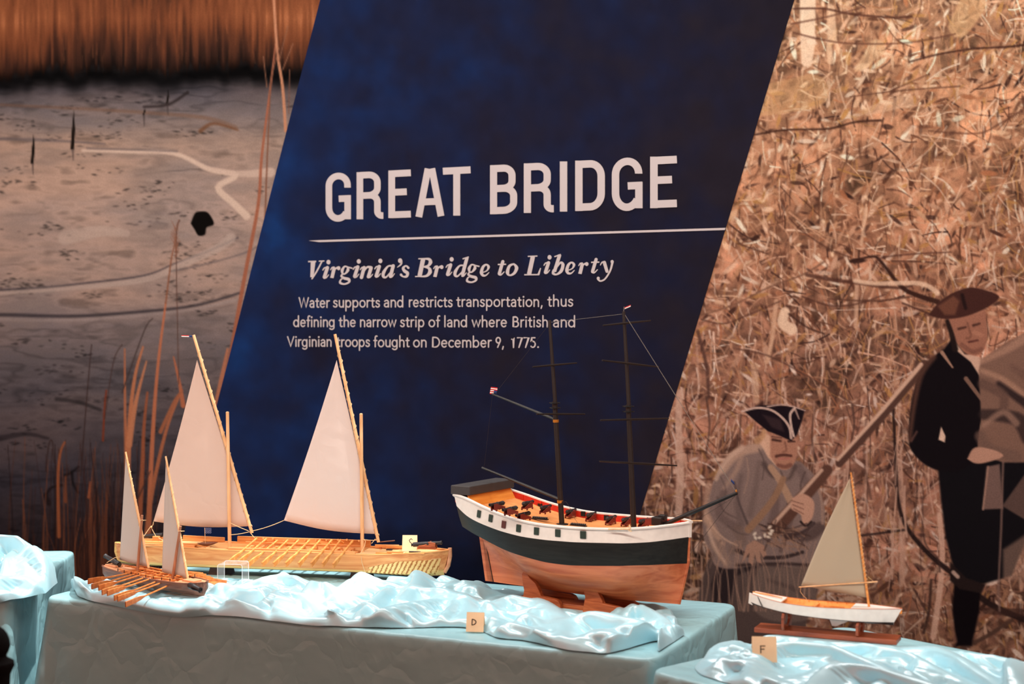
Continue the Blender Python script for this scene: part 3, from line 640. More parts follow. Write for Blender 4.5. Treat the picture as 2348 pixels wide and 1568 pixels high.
c.poly([(2128, 722), (2150, 696), (2176, 676), (2210, 662), (2238, 660), (2290, 678), (2272, 700), (2230, 720), (2190, 730), (2156, 730)], (70, 40, 34), 2.5, smooth=True, **K)
c.poly([(2150, 702), (2186, 678), (2200, 690), (2190, 722), (2166, 722)], (118, 72, 54), 4, .8); c.stroke([(2206, 676), (2214, 706)], (8, 8), (34, 22, 22), .8, 2)
K = dict(ident=3)
c.poly([(2420, 740), (2348, 764), (2300, 790), (2250, 824), (2244, 850), (2250, 960), (2240, 1040), (2300, 1060), (2360, 1060), (2460, 1080), (2460, 740)], (128, 92, 76), 3, **K)
for pts, wd, col, al in (([(2252, 828), (2310, 800), (2348, 776)], (12, 22), (176, 128, 104), .7), ([(2252, 850), (2300, 870), (2348, 905)], (12, 14), (170, 124, 100), .8), ([(2290, 880), (2330, 910), (2360, 930)], (12, 22), (44, 32, 32), .85), ([(2254, 880), (2300, 905), (2300, 940)], (24, 20), (98, 70, 60), .7), ([(2256, 950), (2330, 960), (2360, 1000)], (24, 40), (52, 38, 36), .8), ([(2256, 975), (2300, 945), (2330, 970)], (12, 16), (160, 118, 98), .7), ([(2248, 1000), (2270, 1030), (2330, 1046)], (26, 26), (112, 82, 70), .7), ([(2320, 840), (2348, 860)], (12, 20), (110, 78, 66), .6)):
    c.stroke(pts, wd, col, al, 4)
c.poly([(2218, 1052), (2236, 1026), (2280, 1032), (2300, 1046), (2262, 1060), (2236, 1062)], (186, 134, 110), 2.5, smooth=True, **K)
c.poly([(2262, 1070), (2292, 1064), (2300, 1166), (2252, 1168)], (118, 88, 78), 3, **K); c.stroke([(2266, 1070), (2254, 1168)], 4, (168, 124, 104), .8)
c.poly([(2348, 1090), (2298, 1160), (2348, 1190), (2400, 1190), (2400, 1060)], (92, 68, 60), 3, **K)
c.stroke([(2300, 1060), (2296, 1200), (2290, 1340), (2292, 1400)], 5, (130, 96, 84), .8, 2)
c.poly([(2180, 1290), (2216, 1325), (2260, 1340), (2250, 1360), (2200, 1350), (2178, 1330)], (40, 28, 26), 3); c.stroke([(2186, 1312), (2196, 1322)], 9, (196, 156, 136), .9, 2)
c.poly([(2300, 1260), (2360, 1220), (2360, 1330), (2300, 1330)], (186, 140, 116), 6, .5)
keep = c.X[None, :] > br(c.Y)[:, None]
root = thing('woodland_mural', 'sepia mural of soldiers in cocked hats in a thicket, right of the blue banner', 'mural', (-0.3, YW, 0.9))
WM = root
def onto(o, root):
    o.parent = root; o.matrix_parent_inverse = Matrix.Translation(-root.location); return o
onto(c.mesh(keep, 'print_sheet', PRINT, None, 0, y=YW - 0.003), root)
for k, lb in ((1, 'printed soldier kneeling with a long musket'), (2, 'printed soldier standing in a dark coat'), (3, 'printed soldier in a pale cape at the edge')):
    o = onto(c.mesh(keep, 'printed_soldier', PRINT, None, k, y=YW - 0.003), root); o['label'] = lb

# ---- the dark blue banner
c = Canvas(300, -170, 1960, 1560, 12)
Yg = c.Y[:, None]; Xg = c.X[None, :]
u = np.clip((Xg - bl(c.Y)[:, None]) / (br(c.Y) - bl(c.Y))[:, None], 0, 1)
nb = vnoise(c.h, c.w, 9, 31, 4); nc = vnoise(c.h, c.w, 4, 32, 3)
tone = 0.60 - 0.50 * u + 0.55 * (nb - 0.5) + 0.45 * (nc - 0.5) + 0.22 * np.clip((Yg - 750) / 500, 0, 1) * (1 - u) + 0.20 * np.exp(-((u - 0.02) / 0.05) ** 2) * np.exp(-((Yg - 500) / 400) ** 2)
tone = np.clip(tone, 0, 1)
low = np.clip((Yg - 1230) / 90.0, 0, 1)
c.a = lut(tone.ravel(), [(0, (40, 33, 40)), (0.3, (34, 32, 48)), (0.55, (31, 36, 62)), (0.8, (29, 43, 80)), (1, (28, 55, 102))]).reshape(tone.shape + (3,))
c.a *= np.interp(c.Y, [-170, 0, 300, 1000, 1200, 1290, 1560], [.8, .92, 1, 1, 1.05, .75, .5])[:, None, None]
root = thing('title_banner', 'dark blue slanted wall banner titled GREAT BRIDGE', 'banner', (-1.6, YW, 0.9))
TB = root
# the sheet follows the slanted borders: each row runs from one edge to the other
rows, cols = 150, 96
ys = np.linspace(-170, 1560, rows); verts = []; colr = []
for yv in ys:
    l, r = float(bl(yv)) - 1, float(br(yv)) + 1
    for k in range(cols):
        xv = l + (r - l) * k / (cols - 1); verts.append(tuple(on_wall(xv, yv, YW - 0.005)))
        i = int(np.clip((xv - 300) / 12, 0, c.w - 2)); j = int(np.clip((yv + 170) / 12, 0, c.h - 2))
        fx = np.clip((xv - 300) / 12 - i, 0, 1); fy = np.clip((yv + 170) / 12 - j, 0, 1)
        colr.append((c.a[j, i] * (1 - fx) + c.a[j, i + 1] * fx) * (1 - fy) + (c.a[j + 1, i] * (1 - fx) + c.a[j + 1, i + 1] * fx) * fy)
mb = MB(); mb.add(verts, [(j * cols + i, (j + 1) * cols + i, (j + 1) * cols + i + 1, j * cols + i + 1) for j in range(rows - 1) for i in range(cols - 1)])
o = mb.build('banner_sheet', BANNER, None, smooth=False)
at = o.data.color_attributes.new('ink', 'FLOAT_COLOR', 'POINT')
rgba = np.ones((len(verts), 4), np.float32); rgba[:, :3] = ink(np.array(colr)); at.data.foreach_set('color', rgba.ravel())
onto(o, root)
# ------------------------------------------------------------------ lettering on the banner
LET = plain('lettering_print', (226, 204, 196), 0.6, 0.12, 0.02)
_c = srgb(226, 204, 196)
for e in [n for n in LET.node_tree.nodes if n.type == 'VALTORGB'][0].color_ramp.elements:
    q = ink((214, 192, 184)); e.color = (q[0], q[1], q[2], 1)
class Pen:
    """flat strokes in photograph coordinates, laid onto the banner"""
    def __init__(s): s.v = []; s.f = []; s.d = []; s.k = 0
    def depth(s):      # every stroke lies a hair above the one before
        s.k += 1; s.d += [(s.k % 40) * 2.5e-5] * (len(s.v) - len(s.d))
    def poly(s, pts):
        b = len(s.v); s.v += [tuple(p) for p in pts]; s.f.append(tuple(range(b, b + len(pts)))); s.depth()
    def disc(s, x, y, r, ry=None, n=12):
        ry = ry or r
        s.poly([(x + r * math.cos(2 * PI * k / n), y + ry * math.sin(2 * PI * k / n)) for k in range(n)])
    def stroke(s, pts, w, caps=True, curve=False):
        if curve: pts = catmull(pts, 6)
        pts = [p for i, p in enumerate(pts) if i == 0 or math.hypot(p[0] - pts[i - 1][0], p[1] - pts[i - 1][1]) > 0.05]
        n = len(pts); ws = list(w) if isinstance(w, (list, tuple)) else [w]
        ws = list(np.interp(np.linspace(0, 1, n), np.linspace(0, 1, len(ws)), ws)) if len(ws) > 1 else ws * n
        P = np.asarray(pts, float)
        T = np.zeros_like(P); T[1:-1] = P[2:] - P[:-2]; T[0] = P[1] - P[0]; T[-1] = P[-1] - P[-2]
        sg = P[1:] - P[:-1]; sg /= np.linalg.norm(sg, axis=1)[:, None] + 1e-9
        T /= np.linalg.norm(T, axis=1)[:, None] + 1e-9; N = np.stack([-T[:, 1], T[:, 0]], 1)
        hw = np.array(ws) / 2.0
        for i in range(1, n - 1):      # mitre
            hw[i] /= max(0.55, math.sqrt(max(0.0, (1 + float(sg[i - 1] @ sg[i])) / 2)))
        L = P + N * hw[:, None]; Q = P - N * hw[:, None]
        b = len(s.v); s.v += [tuple(p) for p in L] + [tuple(p) for p in Q]
        s.f += [(b + i, b + i + 1, b + n + i + 1, b + n + i) for i in range(n - 1)]; s.depth()
        if caps: s.disc(*P[0], ws[0] / 2, n=10); s.disc(*P[-1], ws[-1] / 2, n=10)
    def build(s, name, parent, y=YW - 0.006):
        vs = [tuple(on_wall(x, yy, y - s.d[i])) for i, (x, yy) in enumerate(s.v)]
        fs = []
        for f in s.f:      # face the room
            a = sum((s.v[f[i]][0] * s.v[f[(i + 1) % len(f)]][1] - s.v[f[(i + 1) % len(f)]][0] * s.v[f[i]][1]) for i in range(len(f)))
            fs.append(f if a < 0 else f[::-1])
        mb = MB(); mb.add(vs, fs); return onto(mb.build(name, LET, None, smooth=False), parent)
def arc(cx, cy, rx, ry, a0, a1, n=10):
    return [(cx + rx * math.cos(R(a0 + (a1 - a0) * i / n)), cy - ry * math.sin(R(a0 + (a1 - a0) * i / n))) for i in range(n + 1)]
# heading: condensed capitals between the cap line and the base line (both rise to the right)
cap = lambda x: 340 + (270 - 0.0528 * ((x - 700) * 4.8917 - 576)) / 4.8917
bas = lambda x: 340 + (797 - 0.0377 * ((x - 700) * 4.8917 - 576)) / 4.8917
def head(ch, x0, x1, sw):
    W = x1 - x0; Hh = 113.0; h = sw / 2
    S = []
    if ch == 'I': S = [[(W / 2, 0), (W / 2, Hh)]]
    if ch == 'T': S = [[(0, h), (W, h)], [(W / 2, h), (W / 2, Hh)]]
    if ch == 'E': S = [[(h, 0), (h, Hh)], [(h, h), (W, h)], [(h, .46 * Hh), (W * .82, .46 * Hh)], [(h, Hh - h), (W, Hh - h)]]
    if ch == 'A': S = [[(h * 1.0, Hh), (W / 2 - h * .55, 0)], [(W - h, Hh), (W / 2 + h * .55, 0)], [(W * .25, Hh * .69), (W * .75, Hh * .69)]]
    if ch == 'D': S = [[(h, 0), (h, Hh)], [(h, h), (W * .5, h)] + arc(W * .5, h + W * .42, W * .5 - h, W * .42, 90, 0) + arc(W * .5, Hh - h - W * .42, W * .5 - h, W * .42, 0, -90) + [(h, Hh - h)]]
    if ch == 'B':
        S = [[(h, 0), (h, Hh)], [(h, h), (W * .5, h)] + arc(W * .5, h + Hh * .16, W * .44 - h, Hh * .16, 90, 0) + arc(W * .5, .48 * Hh - Hh * .14, W * .44 - h, Hh * .14, 0, -90) + [(h, .48 * Hh)],
             [(h, .48 * Hh), (W * .5, .48 * Hh)] + arc(W * .5, .48 * Hh + Hh * .16, W * .5 - h, Hh * .16, 90, 0) + arc(W * .5, Hh - h - Hh * .16, W * .5 - h, Hh * .16, 0, -90) + [(h, Hh - h)]]
    if ch == 'R':
        V = W * .90
        S = [[(h, 0), (h, Hh)], [(h, h), (V * .5, h)] + arc(V * .5, h + Hh * .17, V * .5 - h, Hh * .17, 90, 0) + arc(V * .5, .50 * Hh - Hh * .15, V * .5 - h, Hh * .15, 0, -90) + [(h, .50 * Hh)],
             [(V * .45, .50 * Hh), (V * .55, .50 * Hh)] + arc(V * .55, .50 * Hh + Hh * .15, V * .45 - h, Hh * .15, 80, 0) + [(V - h, Hh * .84)] + arc(V - h + sw * .75, Hh * .84, sw * .75, Hh * .16 - h * .9, 180, 262, 8) + [(W, Hh - h * .9)]]
    if ch == 'G':
        S = [[(W - h, Hh * .315), (W - h, h + W * .38)] + arc(W / 2, h + W * .38, W / 2 - h, W * .40, 0, 180, 16) + arc(W / 2, Hh - h - W * .40, W / 2 - h, W * .46, 180, 330, 14),
             [(W * .52, Hh * .545), (W, Hh * .545)], [(W - h * .95, Hh * .48), (W - h * .95, Hh * .99)]]
    for st in S:
        q = []
        for (x, v) in st:
            X = x0 + x; t = v / Hh; q.append((X, cap(X) + (bas(X) - cap(X)) * t))
        PEN.stroke(q, sw, caps=False)
PEN = Pen()
for ch, x0, x1, sw in (('G', 746.6, 804.3, 15), ('R', 817.7, 879, 15), ('E', 890.5, 942, 15.4), ('A', 952.5, 1019, 15.5), ('T', 1015.5, 1079, 16), ('B', 1123.6, 1185.9, 16.2),
                       ('R', 1201, 1269.8, 16.5), ('I', 1283.3, 1301, 17), ('D', 1318.8, 1387, 17), ('G', 1402.8, 1473, 17), ('E', 1490.7, 1552, 17.4)):
    head(ch, x0, x1, sw)
PEN.build('heading_lettering', TB)
PEN = Pen(); PEN.poly([(708, 551.6), (735, 550.4), (1663.5, 522.2), (1662, 527.4), (732, 555)]); PEN.build('divider_line', TB)
# italic line: traced pen strokes, repeated letters are shifted copies
PEN = Pen()
def it(pts, w, dx=0, dy=0, curve=True, caps=True):
    PEN.stroke([(700 + (x + dx) / 4.8917, 340 + (y + dy) / 4.8917) for x, y in pts], [k / 4.8917 for k in (w if isinstance(w, (list, tuple)) else [w])], caps, curve and len(pts) > 2)
def dot(x, y, r, dx=0, dy=0): PEN.disc(700 + (x + dx) / 4.8917, 340 + (y + dy) / 4.8917, r / 4.8917, r * 1.12 / 4.8917, 14)
def li(dx, dy):
    dot(260, 1276, 23, dx, dy)
    it([(197, 1366), (214, 1342), (240, 1338)], [11, 14, 20], dx, dy); it([(248, 1338), (214, 1444)], 38, dx, dy); it([(212, 1456), (235, 1450), (262, 1418)], [18, 14, 9], dx, dy)
def lr(dx, dy):
    it([(284, 1362), (300, 1338), (322, 1336)], [10, 14, 22], dx, dy); it([(326, 1336), (300, 1446)], 38, dx, dy, caps=False); it([(300, 1440), (298, 1454)], 38, dx, dy, caps=False)
    it([(312, 1405), (340, 1350), (372, 1336)], [10, 16, 28], dx, dy); dot(374, 1344, 20, dx, dy)
def lg(dx, dy):
    it([(474, 1330), (440, 1326), (414, 1368), (420, 1404), (446, 1406), (478, 1366), (474, 1330)], [16, 18, 34, 20, 16, 34, 16], dx, dy)
    it([(474, 1332), (524, 1344)], 15, dx, dy); it([(424, 1406), (404, 1432), (436, 1456), (486, 1470), (490, 1500), (440, 1522), (392, 1508), (398, 1474), (424, 1458)], [14, 22, 30, 34, 22, 18, 26, 16, 12], dx, dy)
def lt(dx, dy):
    it([(2216, 1270), (2176, 1405)], 36, dx, dy); it([(2160, 1303), (2252, 1300)], 15, dx, dy, caps=False); it([(2174, 1412), (2196, 1418), (2232, 1384)], [26, 16, 9], dx, dy)
def le(dx, dy):
    it([(1990, 1392), (2036, 1372), (2056, 1330), (2030, 1304), (1994, 1330), (1976, 1390), (1992, 1424), (2026, 1424), (2060, 1392)], [10, 14, 30, 18, 30, 38, 28, 16, 9], dx, dy)
it([(88, 1272), (74, 1446)], [52, 36], caps=False); it([(32, 1270), (122, 1268)], 15, caps=False); it([(76, 1462), (128, 1380), (186, 1270)], [16, 18, 16]); it([(152, 1266), (214, 1263)], 13, caps=False)
li(0, 0); lr(0, 0); lg(0, 0); li(340, -8)
it([(616, 1362), (634, 1338), (656, 1336)], [10, 14, 22]); it([(660, 1338), (630, 1448)], 38); it([(644, 1404), (690, 1336), (726, 1334)], [10, 20, 32]); it([(738, 1340), (708, 1440)], 38); it([(706, 1448), (728, 1444), (756, 1412)], [18, 14, 9])
li(582, -13)
it([(984, 1322), (930, 1322), (880, 1390), (876, 1436), (908, 1444), (962, 1380)], [20, 18, 36, 32, 18, 10]); it([(986, 1318), (956, 1436)], 38); it([(956, 1444), (974, 1440), (1000, 1406)], [20, 14, 9])
dot(1064, 1260, 24); it([(1078, 1262), (1074, 1300), (1032, 1334)], [24, 20, 6])
it([(1156, 1340), (1130, 1318), (1098, 1342), (1112, 1374), (1146, 1400), (1136, 1436), (1096, 1438), (1074, 1418)], [26, 16, 28, 36, 36, 28, 16, 28])
PEN.build('subtitle_word', TB); PEN = Pen()
it([(1322, 1242), (1282, 1432)], 48, caps=False); it([(1268, 1239), (1344, 1236)], 13, caps=False); it([(1232, 1438), (1312, 1436)], 13, caps=False)
it([(1330, 1238), (1388, 1244), (1404, 1278), (1376, 1318), (1312, 1330)], [14, 30, 42, 24, 12]); it([(1330, 1330), (1386, 1344), (1398, 1388), (1360, 1430), (1290, 1438)], [12, 30, 44, 26, 13])
lr(1156, -12); li(1382, -31)
def ld(dx, dy):
    it([(1786, 1316), (1730, 1318), (1684, 1382), (1682, 1424), (1712, 1432), (1770, 1372)], [18, 18, 36, 32, 18, 10], dx, dy); it([(1814, 1226), (1762, 1422)], 38, dx, dy, caps=False); it([(1764, 1240), (1834, 1218)], 14, dx, dy, caps=False); it([(1762, 1430), (1778, 1430), (1806, 1396)], [26, 14, 9], dx, dy)
ld(0, 0); lg(1424, -20); le(0, 0); PEN.build('subtitle_word', TB); PEN = Pen(); lt(0, 0)
it([(2340, 1296), (2290, 1320), (2268, 1390), (2292, 1424), (2344, 1400), (2370, 1340), (2340, 1296)], [16, 30, 40, 16, 30, 40, 16])
PEN.build('subtitle_word', TB); PEN = Pen()
o2 = 2348
it([(205, 1214), (162, 1412)], 48, o2, caps=False); it([(148, 1212), (256, 1208)], 13, o2, caps=False); it([(108, 1418), (276, 1416)], 14, o2, caps=False); it([(268, 1414), (292, 1342)], [24, 10], o2, caps=False)
li(2348 + 392 - 260, 1222 - 1276)
it([(506, 1194), (446, 1384)], 38, o2, caps=False); it([(446, 1216), (518, 1190)], 14, o2, caps=False); it([(474, 1336), (516, 1282), (542, 1306), (522, 1376), (470, 1414), (432, 1402), (440, 1370)], [10, 22, 36, 36, 18, 28, 32], o2)
le(2348 - 1390, -24); lr(2348 + 825 - 390, -46); lt(2348 + 858 - 2160, -24)
it([(962, 1310), (980, 1280), (1004, 1276)], [10, 16, 26], o2); it([(1006, 1280), (1036, 1380)], [38, 34], o2); dot(1094, 1272, 18, o2); it([(1098, 1276), (1072, 1372), (1016, 1462), (964, 1488), (934, 1468)], [26, 20, 18, 18, 20], o2); dot(938, 1458, 17, o2)
PEN.build('subtitle_word', TB)
# the paragraph: a light geometric sans drawn as single strokes; em units: x-height 16, capitals 23, ascender 25.5
def circ(cx, cy, rx, ry, a0=90, a1=450, n=20): return [(cx + rx * math.cos(R(a0 + (a1 - a0) * i / n)), cy + ry * math.sin(R(a0 + (a1 - a0) * i / n))) for i in range(n + 1)]
bowl = circ(6.6, 8, 6.0, 7.6)
GL = {
 'a': (13.0, [circ(7, 4.4, 4.9, 4.1, 60, 250, 10) and ([(10.6, 9.2), (6.2, 9.0)] + circ(5.6, 4.6, 4.4, 4.2, 95, 265, 10) + [(8.6, 1.2), (10.6, 3.4)]), [(1.8, 13.4)] + circ(6.2, 10.8, 4.5, 4.9, 120, 5, 8) + [(10.7, 0.2)]]),
 'b': (15.5, [[(1.6, 25.5), (1.6, 0.2)], circ(7.6, 8, 6.0, 7.6)]), 'c': (12.0, [circ(7, 8, 6.0, 7.6, 48, 312, 16)]),
 'd': (15.5, [[(12.8, 25.5), (12.8, 0.2)], bowl]), 'e': (13.8, [[(1.0, 8.4), (12.4, 8.4)] + circ(6.7, 8, 5.8, 7.6, 4, 316, 18)]),
 'f': (8.2, [[(8.4, 24.6)] + circ(6.6, 21.4, 2.7, 3.8, 75, 180, 7) + [(3.9, 0.2)], [(0.6, 14.8), (7.8, 14.8)]]),
 'g': (15.3, [bowl, [(12.6, 15.8), (12.6, -1.5)] + circ(6.8, -1.6, 5.8, 4.6, 0, -150, 12)]),
 'h': (14.0, [[(1.8, 25.5), (1.8, 0.2)], circ(6.9, 10.2, 5.0, 5.4, 175, 5, 12) + [(11.9, 0.2)]]),
 'i': (5.0, [[(2.4, 15.8), (2.4, 0.2)], [(2.4, 21.9), (2.4, 22.3)]]), 'l': (5.0, [[(2.4, 25.5), (2.4, 0.2)]]),
 'm': (22.0, [[(1.8, 15.8), (1.8, 0.2)], circ(6.3, 10.4, 4.5, 5.2, 175, 5, 10) + [(10.8, 0.2)], circ(15.3, 10.4, 4.5, 5.2, 175, 5, 10) + [(19.8, 0.2)]]),
 'n': (14.0, [[(1.8, 15.8), (1.8, 0.2)], circ(6.9, 10.2, 5.0, 5.4, 175, 5, 12) + [(11.9, 0.2)]]),
 'o': (15.2, [circ(7.5, 8, 6.5, 7.6)]), 'p': (15.5, [[(1.8, 15.8), (1.8, -8.5)], circ(7.8, 8, 6.0, 7.6)]),
 'r': (8.6, [[(1.8, 15.8), (1.8, 0.2)], circ(6.9, 9.6, 5.0, 6.0, 170, 75, 8)]),
 's': (11.2, [[(9.6, 13.2), (7.6, 15.2), (5.2, 15.6), (2.6, 14.6), (1.8, 12.0), (3.0, 9.6), (6.0, 8.2), (8.8, 6.8), (9.8, 4.2), (8.4, 1.4), (5.4, 0.4), (2.8, 1.0), (0.9, 3.0)]]),
 't': (8.8, [[(3.9, 20.2), (3.9, 3.6), (4.6, 1.2), (6.4, 0.4), (8.2, 0.8)], [(0.5, 14.8), (8.0, 14.8)]]),
 'u': (14.0, [[(1.9, 15.8), (1.9, 5.6)] + circ(6.8, 5.6, 4.9, 5.2, 180, 355, 12), [(11.9, 15.8), (11.9, 0.2)]]),
 'w': (19.6, [[(0.6, 15.6), (5.2, 0.6), (9.8, 15.2), (14.4, 0.6), (19.0, 15.6)]]),
 'W': (25.2, [[(0.6, 22.8), (6.6, 0.6), (12.6, 22.4), (18.6, 0.6), (24.6, 22.8)]]), 'V': (18.0, [[(0.6, 22.8), (8.8, 0.6), (17.0, 22.8)]]),
 'B': (16.0, [[(2, 22.6), (2, 0.5), (8, 0.5)] + circ(8, 6.4, 6.0, 5.9, -90, 90, 10) + [(2, 12.3)], [(2, 22.6), (7.4, 22.6)] + circ(7.4, 17.4, 5.0, 5.1, 90, -90, 10)]),
 'D': (19.0, [[(2, 22.6), (2, 0.5), (7.5, 0.5)] + circ(7.5, 11.5, 9.6, 11.0, -90, 90, 14) + [(2, 22.6)]]),
 '9': (13.5, [circ(6.7, 16.4, 5.4, 6.2), [(11.9, 14.4), (5.2, 0.4)]]), '1': (13.5, [[(3.2, 18.6), (7.4, 22.6), (7.4, 0.2)]]), '7': (13.5, [[(1.0, 22.2), (12.2, 22.2), (4.6, 0.4)]]),
 '5': (13.5, [[(11.4, 22.2), (3.8, 22.2), (2.6, 12.6)] + circ(6.2, 7.4, 5.8, 6.8, 110, -140, 16)]), ',': (6.6, [[(3.4, 2.0), (1.6, -4.0)]]), '.': (6.6, [[(3.0, 0.9), (3.0, 1.3)]])}
PEN = Pen()
def word(txt, x0, x1, y, k):
    adv = sum(GL[ch][0] + 2.6 for ch in txt); sx = (x1 - x0) / (adv - 3.6); x = x0 - 0.6 * sx
    for ch in txt:
        wd, sts = GL[ch]
        for st in sts:
            q = [(x + px * sx, y - py * k) for px, py in st]
            PEN.stroke(q, 2.9 * k * (1.35 if len(q) == 2 and abs(q[0][1] - q[1][1]) < 1 and abs(q[0][0] - q[1][0]) < 1 else 1.0), caps=True)
        x += (wd + 2.6) * sx
for line in ((704.9, 702.0, 691, 1310, (('Water', 686, 755.3), ('supports', 764.5, 870.8), ('and', 881, 925.5), ('restricts', 937.8, 1037.3), ('transportation,', 1047.5, 1245.3), ('thus', 1256.4, 1313.9))),
             (748.9, 749.7, 675, 1319, (('defining', 673.7, 767.6), ('the', 777.7, 815.3), ('narrow', 825.8, 908), ('strip', 918.3, 972.7), ('of', 983.5, 1007.7), ('land', 1018.4, 1071.6), ('where', 1082.8, 1162), ('British', 1175.6, 1256.4), ('and', 1269, 1319.7))),
             (794, 796.9, 668, 1228, (('Virginian', 659.5, 760.4), ('troops', 772.6, 847.8), ('fought', 857.4, 938.2), ('on', 948.2, 978.4), ('December', 991, 1126.5), ('9,', 1137, 1156.4), ('1775.', 1171, 1236.9)))):
    ya, yb, xa, xb, words = line
    for txt, x0, x1 in words:
        PEN = Pen(); xm = (x0 + x1) / 2; word(txt, x0, x1, ya + (yb - ya) * (xm - xa) / (xb - xa), 0.975 + 0.045 * (xm - 690) / 600); PEN.build('paragraph_word', TB)
# ------------------------------------------------------------------ tables under floor-length cloths
def draped_table(name, origin, rot, L, D, seed, corner_flare=0.13):
    """rectangular table hidden by its cloth; origin = front left corner of the top"""
    rg = random.Random(seed); r = 0.045
    def outline(off, n=10):
        pts = []; rr = r + off
        for (cx, cy, a0) in ((L - r, r, -90), (L - r, D - r, 0), (r, D - r, 90), (r, r, 180)):
            for k in range(n + 1):
                a = R(a0 + 90 * k / n); pts.append((cx + rr * math.cos(a), cy + rr * math.sin(a), math.cos(a), math.sin(a), min(1.0, math.sin(PI * k / n))))
        out = []
        for i, p in enumerate(pts):
            q = pts[(i + 1) % len(pts)]; d = math.hypot(q[0] - p[0], q[1] - p[1]); m = max(1, int(d / 0.02))
            for j in range(m):
                t = j / m; out.append(tuple(p[c] + (q[c] - p[c]) * t for c in range(5)))
        return out
    base = outline(0.0); n = len(base)
    ph = [rg.uniform(0, 6.28) for _ in range(4)]
    def ring(off, z):
        depth = max(0.0, TZ - 0.012 - z); vs = []
        for i, (x, y, nx, ny, cf) in enumerate(base):
            s = i / n * 2 * (L + D)
            rip = depth * (0.020 * math.sin(9 * s + ph[0]) + 0.012 * math.sin(23 * s + ph[1]) + 0.006 * math.sin(41 * s + ph[2])) * min(1, depth * 5)
            fl = off + depth * (0.006 + corner_flare * cf ** 1.5 * (1 - 0.4 * depth)) + rip
            vs.append((x + nx * fl, y + ny * fl, z))
        return vs
    rings = [ring(-0.038, TZ), ring(-0.012, TZ), ring(-0.006, TZ - 0.0012), ring(-0.002, TZ - 0.004), ring(0.0, TZ - 0.009), ring(0.001, TZ - 0.016)]
    rings += [ring(0.001, TZ - 0.016 - (TZ - 0.02) * k / 26) for k in range(1, 27)]
    mb = MB(); vs = [p for q in rings for p in q]
    fs = [(k * n + i, (k + 1) * n + i, (k + 1) * n + (i + 1) % n, k * n + (i + 1) % n) for k in range(len(rings) - 1) for i in range(n)]
    fs = [f[::-1] for f in fs]
    mb.add(vs, fs + [tuple(range(n))])
    o = mb.build(name, M['table_cloth']); o.location = (origin[0], origin[1], 0); o.rotation_euler = (0, 0, rot)
    return o
TABLES = {'mid': ((-2.975, 3.225), 0.0, 1.885, 0.745), 'left': ((-4.650, 2.200), R(30), 1.885, 0.92), 'right': ((-1.075, 3.125), R(-25), 1.885, 0.745)}
t = draped_table('tablecloth', *[TABLES['mid'][k] for k in range(4)], 3)
tag(t, 'pale blue floor-length tablecloth on the middle table, under the galleys and the brig', 'tablecloth', 'floor-length tablecloths')
t = draped_table('tablecloth', *[TABLES['left'][k] for k in range(4)], 5, 0.05)
tag(t, 'pale blue floor-length tablecloth at the left edge, with a tall satin mound on it', 'tablecloth', 'floor-length tablecloths')
t = draped_table('tablecloth', *[TABLES['right'][k] for k in range(4)], 9)
tag(t, 'pale blue floor-length tablecloth on the angled table under the small white sailboat', 'tablecloth', 'floor-length tablecloths')

